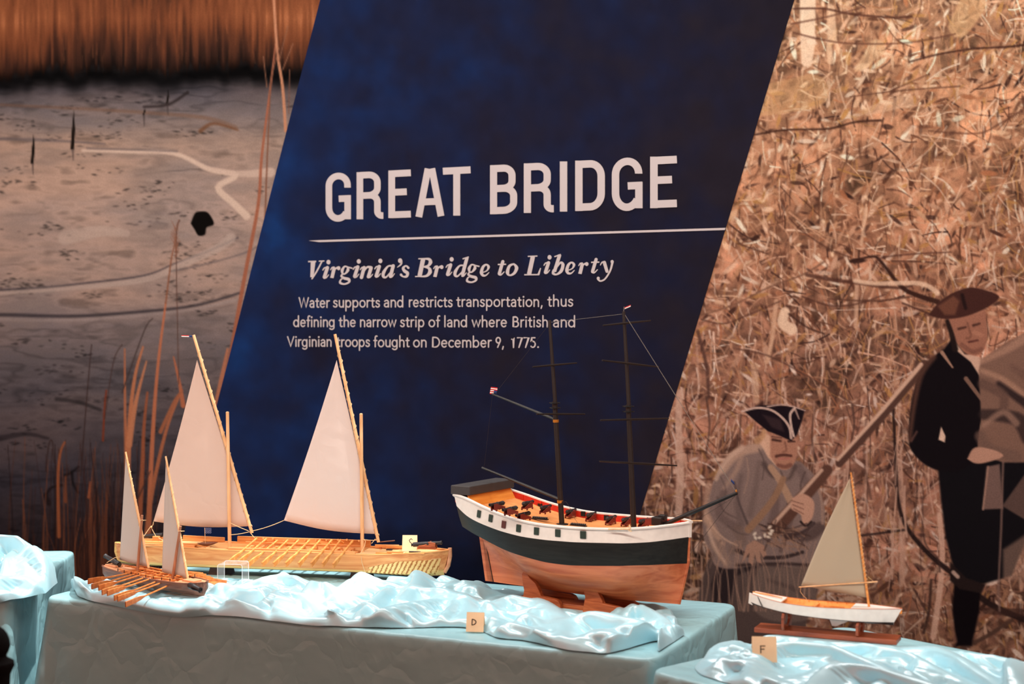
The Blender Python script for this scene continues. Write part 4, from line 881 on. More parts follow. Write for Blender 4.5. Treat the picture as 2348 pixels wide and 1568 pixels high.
def satin(name, label, key, front, back, ridges, flats, nu, nv, base=0.002, seed=1, hang_r=0.012, lean=0.8, nrolls=60, mound=0.42, rw=(.010, .026)):
    (ox, oy), rot, L, D = TABLES[key]; rg = random.Random(seed)
    c, s = math.cos(rot), math.sin(rot)
    def uv(p):       # table coordinates, a point in front of the edge becomes a length hanging down
        x, y = p.x - ox, p.y - oy; u, v = x * c + y * s, -x * s + y * c
        return (u, v if v >= 0 else 0.143 * v)
    F = np.array(sorted(uv(on_z(x, y, TZ + 0.006)) if x > 20 or y > 20 else (x, y) for x, y in front)); B = np.array(sorted(back))
    uL, uR = F[0, 0], F[-1, 0]; us = np.linspace(uL, uR, nu)
    def smooth_interp(x, P):
        y = np.interp(x, P[:, 0], P[:, 1]); k = np.array([1, 4, 6, 4, 1]) / 16.0
        for _ in range(12): y = np.convolve(np.pad(y, 2, mode='edge'), k, 'valid')
        return y
    vf, vb = smooth_interp(us, F), smooth_interp(us, B)
    q = np.linspace(0, 1, nv)[None, :]
    V = vf[:, None] * (1 - q) + vb[:, None] * q; U = np.repeat(us[:, None], nv, 1)
    w1 = vnoise(nu, nv, 40, seed, 3) - 0.5; w2 = vnoise(nu, nv, 40, seed + 1, 3) - 0.5
    Uw, Vw = U + 0.030 * w1, V + 0.030 * w2
    MH = np.zeros_like(U); RH = np.zeros_like(U); ang = vnoise(nu, nv, 60, seed + 3, 2)
    def roll(R2, hs, wd, arr, power, front=1.0):
        """a roll of cloth along a curve: round on top, falling into a crease at its sides"""
        m = len(R2); best = np.zeros_like(U)
        for k in range(m - 1):
            (ax, ay), (bx, by) = R2[k], R2[k + 1]; mg = wd * 1.7
            i0, i1 = np.searchsorted(us, [min(ax, bx) - mg - .03, max(ax, bx) + mg + .03]); sl = slice(max(i0, 0), max(i1, i0 + 1))
            uu, vv = Uw[sl], Vw[sl]; dx, dy = bx - ax, by - ay
            t = np.clip(((uu - ax) * dx + (vv - ay) * dy) / (dx * dx + dy * dy + 1e-9), 0, 1)
            ex, ey = uu - ax - t * dx, vv - ay - t * dy; d = np.sqrt(ex * ex + ey * ey)
            g = (k + t) / (m - 1); hh = np.interp(g, np.linspace(0, 1, len(hs)), hs)
            w_ = wd * np.where(ey < 0, front, 1.0 / front)
            if power > 1.5: pr = np.exp(-(d / w_) ** 2)
            else: pr = np.cos(np.clip(d / (w_ * 1.25), 0, 1) * PI / 2) ** power
            v_ = best[sl]; np.maximum(v_, hh * pr, out=v_)
        return best
    for pts, h, wd in ridges:
        h0, h1 = (h, h) if isinstance(h, (int, float)) else h
        pl = catmull(pts, 5); m = len(pl)
        R2 = [uv(on_z(x, y, TZ + h0 + (h1 - h0) * k / (m - 1))) for k, (x, y) in enumerate(pl)]
        MH = np.maximum(MH, roll(R2, [h0 * mound, h1 * mound], wd * 2.0, MH, 2))
        RH = (RH ** 5 + roll(R2, [h0 * .2, h0 * .85, h1 * .85, h1 * .2], wd * .95, RH, 0.8, 0.8) ** 5) ** 0.2
    for k in range(nrolls):
        i, j = rg.randrange(nu), rg.randrange(4, nv - 4); p = [U[i, j], V[i, j]]; a = (ang[i, j] - .5) * 5.0 + rg.choice((-.35, .2, .7)); wd = rg.uniform(*rw); L_ = rg.uniform(.07, .30) * wd / .018 if wd > .026 else rg.uniform(.07, .30); hh = wd * rg.uniform(.7, 1.5)
        n = max(4, int(L_ / .02)); pts = [tuple(p)]; cv = rg.uniform(-.24, .24); dc = rg.uniform(-.04, .04)
        for _ in range(n):
            a += cv; cv += dc; p[0] += .02 * math.cos(a); p[1] += .02 * math.sin(a); pts.append(tuple(p))
        RH = (RH ** 5 + roll(pts, [0, hh, hh * .9, 0], wd, RH, 0.75, 0.85) ** 5) ** 0.2
    for _ in range(3):
        MH[1:-1, 1:-1] = .4 * MH[1:-1, 1:-1] + .15 * (MH[:-2, 1:-1] + MH[2:, 1:-1] + MH[1:-1, :-2] + MH[1:-1, 2:])
    for _ in range(1):
        RH[1:-1, 1:-1] = .4 * RH[1:-1, 1:-1] + .15 * (RH[:-2, 1:-1] + RH[2:, 1:-1] + RH[1:-1, :-2] + RH[1:-1, 2:])
    Hs = MH + RH
    for (x, y, rad, top) in flats:      # held down under the models
        u0, v0 = uv(Vector((x, y, 0))); d = np.sqrt((U - u0) ** 2 + (V - v0) ** 2)
        k = np.clip((d - rad) / 0.035, 0, 1); k = k * k * (3 - 2 * k)
        Hs = np.where(Hs > top, top + (Hs - top) * k, Hs)
    edge = np.minimum(np.minimum(q, 1 - q) * (vb - vf)[:, None], np.minimum(U - uL, uR - U))
    e = np.clip(edge / 0.028, 0, 1); e = np.sqrt(np.clip(1 - (1 - e) ** 2, 0, 1))
    Hs = base + Hs * (0.04 + 0.96 * e)
    sh = RH * e * lean                    # the rolls lean over like soft waves
    V2 = V - sh * np.clip(V / 0.03, 0, 1); U2 = U + sh * 1.2 * (ang - .5)
    a = np.clip(-V2, 0, None); phi = np.clip(a / hang_r, 0, PI / 2); extra = np.clip(a - hang_r * PI / 2, 0, None)
    bv = np.where(V2 >= 0, V2, -hang_r * np.sin(phi)); bz = np.where(V2 >= 0, TZ, TZ - hang_r * (1 - np.cos(phi)) - extra)
    bv = bv - Hs * np.sin(phi); bz = bz + Hs * np.cos(phi)
    vs = np.stack([ox + U2 * c - bv * s, oy + U2 * s + bv * c, bz], -1).reshape(-1, 3)
    fs = [(i * nv + j, (i + 1) * nv + j, (i + 1) * nv + j + 1, i * nv + j + 1) for i in range(nu - 1) for j in range(nv - 1)]
    mb = MB(); mb.add(vs.tolist(), fs)
    o = mb.build(name, M['satin'], angle=180)
    return tag(o, label, 'satin cloth', 'satin lengths heaped as waves')
front = [(170, 1347), (178, 1364), (200, 1377), (250, 1399), (300, 1414), (340, 1419), (400, 1417), (460, 1412), (540, 1414), (620, 1427), (700, 1438), (800, 1434), (900, 1437), (1010, 1434), (1060, 1434), (1100, 1440),
         (1140, 1460), (1200, 1464), (1290, 1490), (1400, 1496), (1480, 1500), (1515, 1488), (1538, 1455)]
back = [(-0.035, 0.20), (0.02, 0.30), (0.10, 0.40), (0.25, 0.50), (0.6, 0.60), (1.2, 0.64), (1.6, 0.64), (1.72, 0.58), (1.78, 0.48), (1.83, 0.36), (1.845, 0.28)]
ridges = [
 ([(160, 1335), (168, 1316), (205, 1308), (245, 1310)], (.045, .03), .035), ([(158, 1330), (180, 1362), (240, 1385), (310, 1404), (350, 1402)], (.035, .030), .028), ([(188, 1318), (196, 1350)], .04, .02),
 ([(340, 1408), (400, 1392), (470, 1378), (520, 1368), (545, 1372)], (.03, .03), .024), ([(430, 1400), (480, 1384), (540, 1372)], .028, .018),
 ([(470, 1376), (492, 1352), (515, 1343), (545, 1352), (562, 1378), (560, 1400)], (.045, .04), .036), ([(555, 1372), (600, 1352), (640, 1362), (655, 1388), (650, 1410)], (.045, .03), .032),
 ([(600, 1376), (645, 1362), (690, 1362), (722, 1378), (742, 1402)], (.045, .03), .028), ([(745, 1330), (722, 1346), (700, 1364)], (.05, .035), .030), ([(745, 1330), (772, 1356), (792, 1388)], (.05, .025), .026),
 ([(560, 1335), (600, 1326), (650, 1323), (700, 1330), (745, 1334)], (.03, .045), .03), ([(832, 1335), (845, 1304), (868, 1302), (905, 1312), (930, 1332), (960, 1342)], (.065, .035), .04), ([(925, 1354), (965, 1328), (984, 1307), (1008, 1316), (1050, 1328), (1078, 1346)], (.062, .035), .034),
 ([(615, 1420), (700, 1434), (800, 1424), (900, 1404), (985, 1376), (1040, 1352)], (.026, .045), .026), ([(828, 1398), (880, 1362), (905, 1353), (965, 1356)], (.04, .035), .026), ([(940, 1352), (1000, 1352), (1052, 1366), (1072, 1388), (1056, 1414)], (.045, .03), .03),
 ([(1010, 1420), (1040, 1390), (1046, 1372)], .03, .018), ([(790, 1345), (850, 1332), (900, 1340), (960, 1350)], (.04, .04), .03),
 ([(1050, 1338), (1120, 1346), (1190, 1356), (1240, 1374), (1272, 1402)], (.035, .045), .034), ([(1112, 1400), (1150, 1374), (1200, 1376), (1256, 1392), (1290, 1432), (1316, 1466)], (.045, .035), .036), ([(1120, 1450), (1180, 1432), (1250, 1452), (1300, 1476)], (.03, .025), .026), ([(1190, 1420), (1230, 1416), (1262, 1440)], .035, .026),
 ([(1285, 1420), (1335, 1408), (1380, 1410), (1430, 1422), (1500, 1434), (1524, 1456)], (.05, .05), .038), ([(1320, 1460), (1390, 1452), (1440, 1474), (1500, 1478)], (.035, .03), .032), ([(1425, 1384), (1476, 1396), (1518, 1418), (1534, 1446)], (.045, .03), .026), ([(1380, 1440), (1450, 1440), (1490, 1462)], .042, .03)]
flats = [(-2.97 + 0.115 * k, 3.64 + 0.026 * k, 0.085, 0.006) for k in range(9)] + [(-2.92 + 0.09 * k, 3.42 - 0.022 * k, 0.052, 0.022) for k in range(6)]
flats += [(-1.66, 3.745, 0.10, 0.003), (-1.52, 3.725, 0.10, 0.003), (-1.40, 3.70, 0.085, 0.003), (-1.618, 3.315, 0.035, 0.001), (-2.536, 3.60, 0.05, 0.020)]
satin('satin_cloth', 'long shiny pale blue satin length heaped along the middle table around the model ships', 'mid', front, back, ridges, flats, 470, 155, seed=41, nrolls=280)
ridges = [([(-260, 1262), (-120, 1238), (-40, 1226), (20, 1221), (60, 1219), (86, 1232), (100, 1256)], (.13, .11), .085), ([(-90, 1300), (-30, 1284), (0, 1276), (35, 1272), (58, 1290), (64, 1328)], (.085, .045), .032), ([(45, 1273), (85, 1296), (112, 1326), (130, 1344)], (.075, .02), .03),
 ([(-100, 1350), (0, 1338), (50, 1336), (90, 1344), (122, 1346)], (.045, .02), .03), ([(-60, 1370), (0, 1362), (50, 1362)], .03, .02), ([(-100, 1260), (0, 1250), (50, 1252), (92, 1262)], .10, .03), ([(10, 1320), (30, 1296), (50, 1284)], .05, .02)]
satin('satin_cloth', 'shiny pale blue satin piled in a tall mound on the table at the far left', 'left', [(0.9, -0.012), (1.4, -0.016), (1.7, -0.018), (1.86, -0.014), (1.90, 0.0), (1.94, 0.05), (1.965, 0.12)], [(0.9, 0.46), (1.4, 0.50), (1.7, 0.52), (1.78, 0.46), (1.86, 0.38), (1.93, 0.30), (1.965, 0.22)], ridges, [], 180, 115, seed=57, nrolls=40, rw=(.016, .04), mound=0.55)
ridges = [([(1655, 1490), (1664, 1462), (1692, 1446), (1745, 1436)], (.035, .04), .035), ([(1640, 1520), (1690, 1508), (1745, 1500)], .03, .022), ([(1690, 1552), (1720, 1535), (1742, 1500), (1765, 1484), (1830, 1478), (1900, 1486), (1965, 1502), (2060, 1532), (2150, 1560)], (.03, .05), .028),
 ([(1840, 1472), (1950, 1474), (2050, 1492), (2130, 1514), (2210, 1548)], (.036, .04), .026), ([(2058, 1476), (2140, 1484), (2195, 1502), (2250, 1530), (2320, 1570)], (.035, .045), .034), ([(2172, 1496), (2240, 1506), (2300, 1511), (2400, 1516)], (.03, .035), .02), ([(1850, 1560), (1900, 1536), (1980, 1532), (2080, 1550), (2180, 1570)], .045, .026),
 ([(2230, 1524), (2290, 1536), (2350, 1560)], .035, .022), ([(1700, 1600), (1760, 1575), (1840, 1580)], .04, .03), ([(1728, 1446), (1850, 1450), (2055, 1474)], .034, .06), ([(2330, 1560), (2348, 1530), (2380, 1510)], .06, .03)]
satin('satin_cloth', 'shiny pale blue satin laid in folds below the small white sailboat', 'right', [(0.015, 0.24), (0.05, 0.10), (0.12, 0.05), (0.3, 0.03), (0.6, 0.02), (1.2, 0.02)], [(0.015, 0.36), (0.05, 0.47), (0.12, 0.50), (0.25, 0.55), (0.40, 0.60), (0.55, 0.655), (0.9, 0.62), (1.2, 0.60)], ridges,
      [(-0.90 + 0.06 * k, 3.50, 0.05, 0.030) for k in range(6)], 290, 160, seed=73, nrolls=120)
# ------------------------------------------------------------------ shared ship parts
def resample(P, n):
    P = np.asarray([tuple(p) for p in P], float); d = np.r_[0, np.cumsum(np.linalg.norm(np.diff(P, axis=0), axis=1))]
    t = np.linspace(0, d[-1], n); return np.stack([np.interp(t, d, P[:, k]) for k in range(P.shape[1])], 1)
def smooth_rows(A, it=3):
    A = A.copy()
    for _ in range(it): A[1:-1] = 0.25 * A[:-2] + 0.5 * A[1:-1] + 0.25 * A[2:]
    return A
def hull_row(fr, px, beam, k=1.0, n=48):
    """a line along the near side of a hull: seen pixels -> (x, z); beam(t) gives the half breadth"""
    pts = []
    xa, xb = fr.y(*px[0], -beam(0) * k).x, fr.y(*px[-1], -beam(1) * k).x
    for (x, y) in px:
        q = fr.y(x, y, -beam(0.5) * k)
        for _ in range(6):
            t = min(1, max(0, (q.x - xa) / (xb - xa))); q = fr.y(x, y, -beam(t) * k)
        pts.append((q.x, q.z))
    S = smooth_rows(resample(pts, n)); t = (S[:, 0] - S[0, 0]) / (S[-1, 0] - S[0, 0])
    return np.stack([S[:, 0], np.array([beam(v) for v in t]) * k, S[:, 1]], 1)
def strip(mb, rows, side, flip=False):
    n = len(rows[0]); vs = [(p[0], side * p[1], p[2]) for r in rows for p in r]
    fs = [(r * n + i, r * n + i + 1, (r + 1) * n + i + 1, (r + 1) * n + i) for r in range(len(rows) - 1) for i in range(n - 1)]
    if (side > 0) ^ flip: fs = [f[::-1] for f in fs]
    mb.add(vs, fs)
def close_end(mb, rows, i):
    vs = [(r[i][0], -r[i][1], r[i][2]) for r in rows] + [(r[i][0], r[i][1], r[i][2]) for r in rows]; n = len(rows)
    fs = [(k, k + 1, n + k + 1, n + k) for k in range(n - 1)]
    mb.add(vs, fs if i else [f[::-1] for f in fs])
def band(name, rows, mat, parent, ends=(True, True), **kw):
    mb = MB(); strip(mb, rows, -1); strip(mb, rows, 1)
    if ends[0]: close_end(mb, rows, 0)
    if ends[1]: close_end(mb, rows, -1)
    return mb.build(name, mat, parent, **kw)
def deck(name, row, dz, inset, mat, parent, t0=0.0, t1=1.0):
    n = len(row); i0, i1 = int(t0 * (n - 1)), int(t1 * (n - 1)); mb = MB(); vs = []
    for i in range(i0, i1 + 1):
        x, b, z = row[i]; b = max(b - inset, 0.0008); vs += [(x, -b, z + dz), (x, b, z + dz)]
    m = i1 - i0
    vs2 = [(x, y, z - 0.003) for x, y, z in vs]
    fs = [(2 * i, 2 * i + 2, 2 * i + 3, 2 * i + 1) for i in range(m)]; o = len(vs)
    fs += [(o + 2 * i, o + 2 * i + 1, o + 2 * i + 3, o + 2 * i + 2) for i in range(m)]
    fs += [(0, 1, o + 1, o), (2 * m, o + 2 * m, o + 2 * m + 1, 2 * m + 1)]
    for i in range(m): fs += [(2 * i, o + 2 * i, o + 2 * i + 2, 2 * i + 2), (2 * i + 1, 2 * i + 3, o + 2 * i + 3, o + 2 * i + 1)]
    mb.add(vs + vs2, fs); return mb.build(name, mat, parent, smooth=False)
def rail(mb, row, r, dz=0.0, dy=0.0, t0=0.0, t1=1.0, sides=(-1, 1), flat=0.6):
    n = len(row)
    for s in sides:
        mb.tube([(p[0], s * max(p[1] + dy, 0), p[2] + dz) for p in row[int(t0 * (n - 1)):int(t1 * (n - 1)) + 1]], r, 6, flat=flat, up=(0, 0, 1))
def line(name, pts, rad, mat, parent, n=5):
    mb = MB(); mb.tube(pts, rad, n); return mb.build(name, mat, parent)
def sag(a, b, s, n=8):
    a, b = Vector(a), Vector(b); return [a.lerp(b, k / n) - Vector((0, 0, s * 4 * (k / n) * (1 - k / n))) for k in range(n + 1)]
def sail_mesh(name, peak, clew, tack, mat, parent, belly, roach=0.0, foot=0.0, n=22):
    """three-cornered sail: peak-tack runs along the yard"""
    A, B, Cc = Vector(peak), Vector(clew), Vector(tack)
    nrm = (B - A).cross(Cc - A).normalized()
    if nrm.y > 0: nrm = -nrm
    def f(u, v):      # v: 0 at the peak, 1 at the foot; u: leech to luff
        p = A.lerp(B, v).lerp(A.lerp(Cc, v), u)
        p += nrm * belly * math.sin(PI * u) * math.sin(PI * min(1, v * 0.95)) * v
        p += (Cc - B).normalized() * roach * math.sin(PI * v) * (1 - u)
        p += Vector((0, 0, -foot * math.sin(PI * u) * v ** 6))
        p += nrm * 0.0012 * math.sin(9 * u + 4 * v) * math.sin(PI * u)
        return p
    mb = MB(); mb.grid(f, n, n); o = mb.build(name, mat, parent, solid=0.0007, angle=180); return o
def lacing(name, a, b, r, turns, mat, parent, wire=0.0006):
    a, b = Vector(a), Vector(b); d = (b - a).normalized(); u = d.cross(Vector((0, 1, 0))).normalized(); w_ = d.cross(u)
    n = turns * 10; pts = [a.lerp(b, k / n) + (u * math.cos(2 * PI * k / 10) + w_ * math.sin(2 * PI * k / 10)) * r for k in range(n + 1)]
    return line(name, pts, wire, mat, parent, 4)
_gun = {}
def gun(parent, loc, rotz, length, kind='naval', pitch=0.0):
    """a little cannon as a part, its barrel and carriage below it; the muzzle points along local +x"""
    if kind not in _gun:
        b = MB(); b.lathe([(-.50, .004), (-.49, .035), (-.455, .045), (-.43, .02), (-.41, .085), (-.36, .10), (-.33, .088), (-.05, .08), (-.04, .088), (.0, .088), (.01, .076), (.40, .058), (.42, .066), (.45, .075), (.49, .07), (.50, .045), (.44, .035)], 14)
        b.tube([(0, -.12, -.02), (0, .12, -.02)], .022, 8)
        c = MB()
        for s in (-1, 1):
            c.slab([(-.42, -.22), (.30, -.22), (.30, .02), (.12, .03), (-.02, -.02), (-.20, -.08), (-.42, -.14)], s * .085 - .018, s * .085 + .018)
        c.box((-.06, 0, -.2), (.70, .17, .035)); 
        for x in (-.3, .2):
            for s in (-1, 1): c.lathe([(-.02, .05), (.02, .05)], 10, (x, s * .125, -.235), rot=Matrix.Rotation(PI / 2, 3, 'Z'))
        me = [(b, 'gun_barrel', 'iron'), (c, 'gun_carriage', 'carriage')]
        _gun[kind] = me
    g = bpy.data.objects.new('cannon', None); COL.objects.link(g); g.parent = parent; g.empty_display_size = 0.01
    g.location = loc; g.rotation_euler = (0, 0, rotz); g.scale = (length,) * 3
    key = kind + '_mesh'
    if key not in _gun:
        _gun[key] = [m.build(nm, M[mt], g) for m, nm, mt in _gun[kind]]
    else:
        for o in _gun[key]: clone(o, g, o.location, o.rotation_euler, o.scale)
    return g
def pennant(name, p, du, dv, cols, parent, wave=0.0):
    """small flag: list of (material, u0, u1, v0, v1) patches"""
    root_p = Vector(p); du, dv = Vector(du), Vector(dv); mats = []; mb = MB()
    for (m, u0, u1, v0, v1) in cols:
        if m not in mats: mats.append(m)
        mb.cur = mats.index(m)
        mb.grid(lambda a, b: root_p + du * (u0 + (u1 - u0) * a) + dv * (v0 + (v1 - v0) * b) + du.cross(dv).normalized() * wave * math.sin(6 * (u0 + (u1 - u0) * a)), 5, 1)
    return mb.build(name, [M[m] for m in mats], parent, solid=0.0004)

# ------------------------------------------------------------------ the brig on its stand
FB = Frame((-1.458, 3.709, TZ), R(-8)); P = FB.y
brig = thing('model_brig', 'two-masted model warship with white, black and copper hull and bare black masts', 'model ship', FB.loc, FB.rot)
bb = lambda t: float(np.interp(t, [0, .04, .15, .35, .6, .8, .9, .96, 1], [.112, .118, .132, .146, .148, .130, .096, .052, .006]))
r0 = hull_row(FB, [(1041, 1134), (1058, 1138), (1097, 1157), (1135, 1174.6), (1173, 1188.6), (1212, 1199), (1250, 1205), (1301, 1210), (1352, 1213), (1403, 1214), (1454, 1213), (1505, 1209), (1557, 1203), (1580, 1199)], bb)
r1 = hull_row(FB, [(1047, 1160), (1071, 1185), (1104, 1201), (1148, 1218), (1199, 1231), (1250, 1238), (1327, 1243.5), (1403, 1245), (1454, 1245), (1505, 1241.5), (1557, 1234.6), (1579, 1231)], bb, 1.02)
r2 = hull_row(FB, [(1060, 1207), (1078, 1219), (1106, 1234), (1148, 1257), (1199, 1275.5), (1250, 1289.5), (1301, 1296), (1378, 1297.5), (1454, 1296), (1531, 1293.4), (1575, 1292)], lambda t: bb(t) * float(np.interp(t, [0, .08, .3, 1], [.75, .85, 1, 1])), 0.98)
kl = [P(*p, 0) for p in ((1120, 1331), (1133, 1333), (1224, 1346), (1327, 1361), (1429, 1374), (1556, 1384))]
kz = smooth_rows(resample([(q.x, q.z) for q in kl], 48))
sp = P(1106, 1234, 0)
n_ = 48; tt = np.linspace(0, 1, n_)
r2b = r2.copy(); i_sp = int(np.argmin(abs(r2[:, 0] - sp.x)))          # the copper bottom starts at the sternpost
r2c = resample(r2[i_sp:], n_)
r2c[:, 1] *= np.interp(tt, [0, .06, .14, .3], [.10, .42, .74, 1.0])
def between(k, widths):
    wv = np.interp(tt, [0, .1, .25, .45, .7, .88, 1], widths)
    return np.stack([r2c[:, 0] * (1 - k) + kz[:, 0] * k, np.maximum(r2c[:, 1] * wv, .006), r2c[:, 2] * (1 - k) + kz[:, 1] * k], 1)
rows_bottom = [r2c, between(.25, (.50, .62, .82, .95, .94, .86, .9)), between(.5, (.12, .28, .52, .74, .78, .66, .7)), between(.75, (.06, .10, .22, .42, .50, .36, .5)), between(.9, (.05, .06, .10, .16, .2, .14, .4)), np.stack([kz[:, 0], np.full(n_, .006), kz[:, 1]], 1)]
band('hull_bottom', rows_bottom, M['copper'], brig)
under = [r2[:i_sp + 1], np.stack([r2[:i_sp + 1, 0], np.full(i_sp + 1, .004), r2[:i_sp + 1, 2] - .001], 1)]
mb = MB(); strip(mb, [r1, (r1 + r2) / 2 + np.array((0, .002, 0)), r2], -1); strip(mb, [r1, (r1 + r2) / 2 + np.array((0, .002, 0)), r2], 1); strip(mb, under, -1); strip(mb, under, 1); close_end(mb, [r1, r2], 0); close_end(mb, [r1, r2], -1)
mb.build('wale_band', M['black_paint'], brig)
band('bulwark', [r0, r1], M['white_paint'], brig)
ri0 = r0 - np.array((0, .005, 0)); ri1 = r0 - np.array((0, .006, .022)); ri0[:, 1] = np.maximum(ri0[:, 1], .001); ri1[:, 1] = np.maximum(ri1[:, 1], .001)
mb = MB(); strip(mb, [ri0, ri1], -1, True); strip(mb, [ri0, ri1], 1, True)
for i in range(6, 46, 4):     # stanchions inside the bulwark
    for s in (-1, 1): mb.box((r0[i, 0], s * (r0[i, 1] - .007), r0[i, 2] - .010), (.004, .004, .018))
mb.build('bulwark_lining', M['red_paint'], brig, smooth=False)
mb = MB(); rail(mb, r0, .0062, .001, 0); mb.tube([(r0[0, 0], -r0[0, 1], r0[0, 2]), (r0[0, 0], r0[0, 1], r0[0, 2])], .006, 6); mb.build('cap_rail', M['white_paint'], brig)
DZ = -.018
deck('deck', r0, DZ, .006, M['deck_orange'], brig, .02, .985)
# sternpost and rudder
p0, p1 = P(1104, 1230, 0), P(1118, 1331, 0); q0, q1 = P(1116, 1240, 0), P(1134, 1333, 0)
mb = MB(); mb.add([(p0.x - .004, -.006, p0.z), (q0.x, -.006, q0.z), (q1.x, -.006, q1.z), (p1.x - .004, -.006, p1.z), (p0.x - .004, .006, p0.z), (q0.x, .006, q0.z), (q1.x, .006, q1.z), (p1.x - .004, .006, p1.z)], [(0, 1, 2, 3), (7, 6, 5, 4), (0, 4, 5, 1), (1, 5, 6, 2), (2, 6, 7, 3), (3, 7, 4, 0)])
mb.build('rudder', M['copper'], brig, smooth=False)
line('rudder_gap', [(q0.x, -.0066, q0.z), (q1.x, -.0066, q1.z)], .0012, M['black_paint'], brig)
# stem post
a_, b_ = P(1579, 1196, 0), P(1556, 1384, 0); m_ = P(1577, 1290, 0)
mb = MB(); mb.tube([a_, a_.lerp(m_, .5), m_, m_.lerp(b_, .5), b_], [.007, .006, .006, .006, .006], 6); mb.build('stem_post', [M['copper']], brig)
mb = MB(); mb.tube([a_ + Vector((.002, 0, .002)), P(1578, 1231, 0) + Vector((.002, 0, 0))], .0078, 6); mb.build('stem_head', M['white_paint'], brig)
# gun-port lids
for k, (x, y) in enumerate(((1098, 1178), (1125, 1188), (1155, 1202.5), (1189, 1211), (1230, 1217.5), (1279, 1222), (1337, 1226))):
    i = int(np.argmin([abs(FB.y(x, y, -r0[j, 1] * 1.012).x - r0[j, 0]) for j in range(n_)])); yo = -(r0[i, 1] * 1.012 + .0012); q = P(x, y, yo)
    an = math.atan2(-(r0[min(i + 1, 47), 1] - r0[i - 1, 1]), r0[min(i + 1, 47), 0] - r0[i - 1, 0])
    sl = math.atan2(r0[min(i + 1, 47), 2] - r0[i - 1, 2], r0[min(i + 1, 47), 0] - r0[i - 1, 0])
    mb = MB(); mb.box((0, 0, 0), (.0125 + .0008 * k, .004, .021)); o = mb.build('port_lid', M['port_brown' if k == 2 else 'port_green'], brig, smooth=False, bevel=.0012, loc=q); o.rotation_euler = (0, -sl * .6, an)
    if k == 2: o['label'] = 'reddish brown port lid'
for (x, y) in ((1238, 1160), (1337, 1178), (1390, 1187), (1472, 1196)):
    q = P(x, y, .136); i = int(np.argmin(abs(r0[:, 0] - q.x))); q = P(x, y, r0[i, 1] - .0075); mb = MB(); mb.box((0, 0, 0), (.014, .003, .014)); mb.build('port_opening', M['black_paint'], brig, smooth=False, loc=q)
# stern cabin front and its black locker
zc = r0[1, 2]; xs = r0[0, 0]
mb = MB(); x_b, x_t = xs + .066, xs + .050
mb.hexa([(x_b - .006, -.120, zc - .034), (x_b, -.120, zc - .034), (x_b, .120, zc - .034), (x_b - .006, .120, zc - .034), (x_t - .006, -.110, zc + .004), (x_t, -.110, zc + .004), (x_t, .110, zc + .004), (x_t - .006, .110, zc + .004)])
mb.build('cabin_front', M['cabin'], brig, smooth=False)
mb = MB(); mb.box((xs + .026, 0, zc + .016), (.066, .238, .026)); mb.build('stern_locker', M['charcoal'], brig, smooth=False, bevel=.0025)
# masts
def spar(name, a, b, ra, rb, mat, parent, n=12): return line(name, [a, Vector(a).lerp(Vector(b), .5), b], [ra, (ra + rb) / 2 * 1.02, rb], mat, parent, n)
m1b, m1t, m2b, m2t = P(1289, 1203, 0), P(1260, 734, 0), P(1454, 1212, 0), P(1430, 714, 0)
for (a, b, top, lows) in ((m1b, m1t, 930, (1272, 1285)), (m2b, m2t, 938, (1441, 1450))):
    k = (1203 - top) / (1203 - 734) if a is m1b else (1212 - top) / (1212 - 714); mid = a.lerp(b, k + .02); hi = a.lerp(b, k - .015)
    ms = spar('lower_mast', a - Vector((0, 0, .012)), mid, .0078, .0068, M['black_spar'], brig)
    spar('top_mast', hi + Vector((.002, 0, 0)), b, .0058, .0042, M['black_spar'], brig)
    for dk in (-.012, .012):
        c_ = a.lerp(b, k + dk); mb = MB(); mb.lathe([(-.0012, .002), (-.0012, .0155), (.0012, .0165), (.0012, .002)], 14, c_, 'z'); mb.build('mast_top', M['black_spar'], brig)
    c_ = a.lerp(b, k); mb = MB(); mb.box(c_, (.012, .010, .020)); mb.build('mast_cap', M['black_spar'], brig, smooth=False)
    mb = MB(); mb.lathe([(-.002, .019), (.003, .017), (.004, .009)], 14, (a.x, 0, a.z), 'z'); mb.build('mast_coat', M['black_spar'], brig)
for (x, y) in ((1274.5, 965), (1284.5, 1150)):
    mb = MB(); q = P(x, y, 0); mb.lathe([(-.004, .0086), (.004, .0086)], 12, q, 'z'); mb.build('mast_band', M['brass'], brig)
for (x0, y0, x1, y1) in ((1215, 841, 1316, 832), (1224, 949, 1335, 949), (1376, 746, 1485, 735), (1374, 826, 1503, 841), (1370, 963, 1526, 959), (1368, 1057, 1545, 1067)):
    hl = .535 * (x1 - x0) / 437 * .5 * 1.9; a, b = P(x0, y0, -hl), P(x1, y1, hl)
    off = Vector((.009, 0, 0)); m_ = (a + b) / 2 + off
    line('yard', [a + off, m_, b + off], [.0020, .0032, .0020], M['black_spar'], brig, 8)
spar('gaff', P(1128, 903, 0), P(1274, 962, 0), .0028, .0042, M['black_spar'], brig, 8); spar('boom', P(1105, 1072, 0), P(1286, 1146, 0), .0032, .0046, M['black_spar'], brig, 8)
bs0, bs1 = P(1520, 1204, 0), P(1690, 1130, 0)
spar('bowsprit', bs0, bs1, .0062, .0046, M['black_spar'], brig, 10)
mb = MB(); q = P(1512, 1190, 0); mb.box((q.x, 0, q.z - .004), (.030, .040, .022)); mb.box((q.x + .01, 0, q.z + .006), (.02, .016, .014)); mb.build('bitts', M['black_spar'], brig, smooth=False, bevel=.002)
mb = MB(); q = P(1500, 1196, 0); mb.box((q.x, 0, q.z), (.04, .03, .016)); mb.build('bitt_base', M['carriage'], brig, smooth=False)
T = lambda nm, a, b, r=.0005, m='thread', s=.0: line(nm, sag(a, b, s), r, M[m], brig, 4)
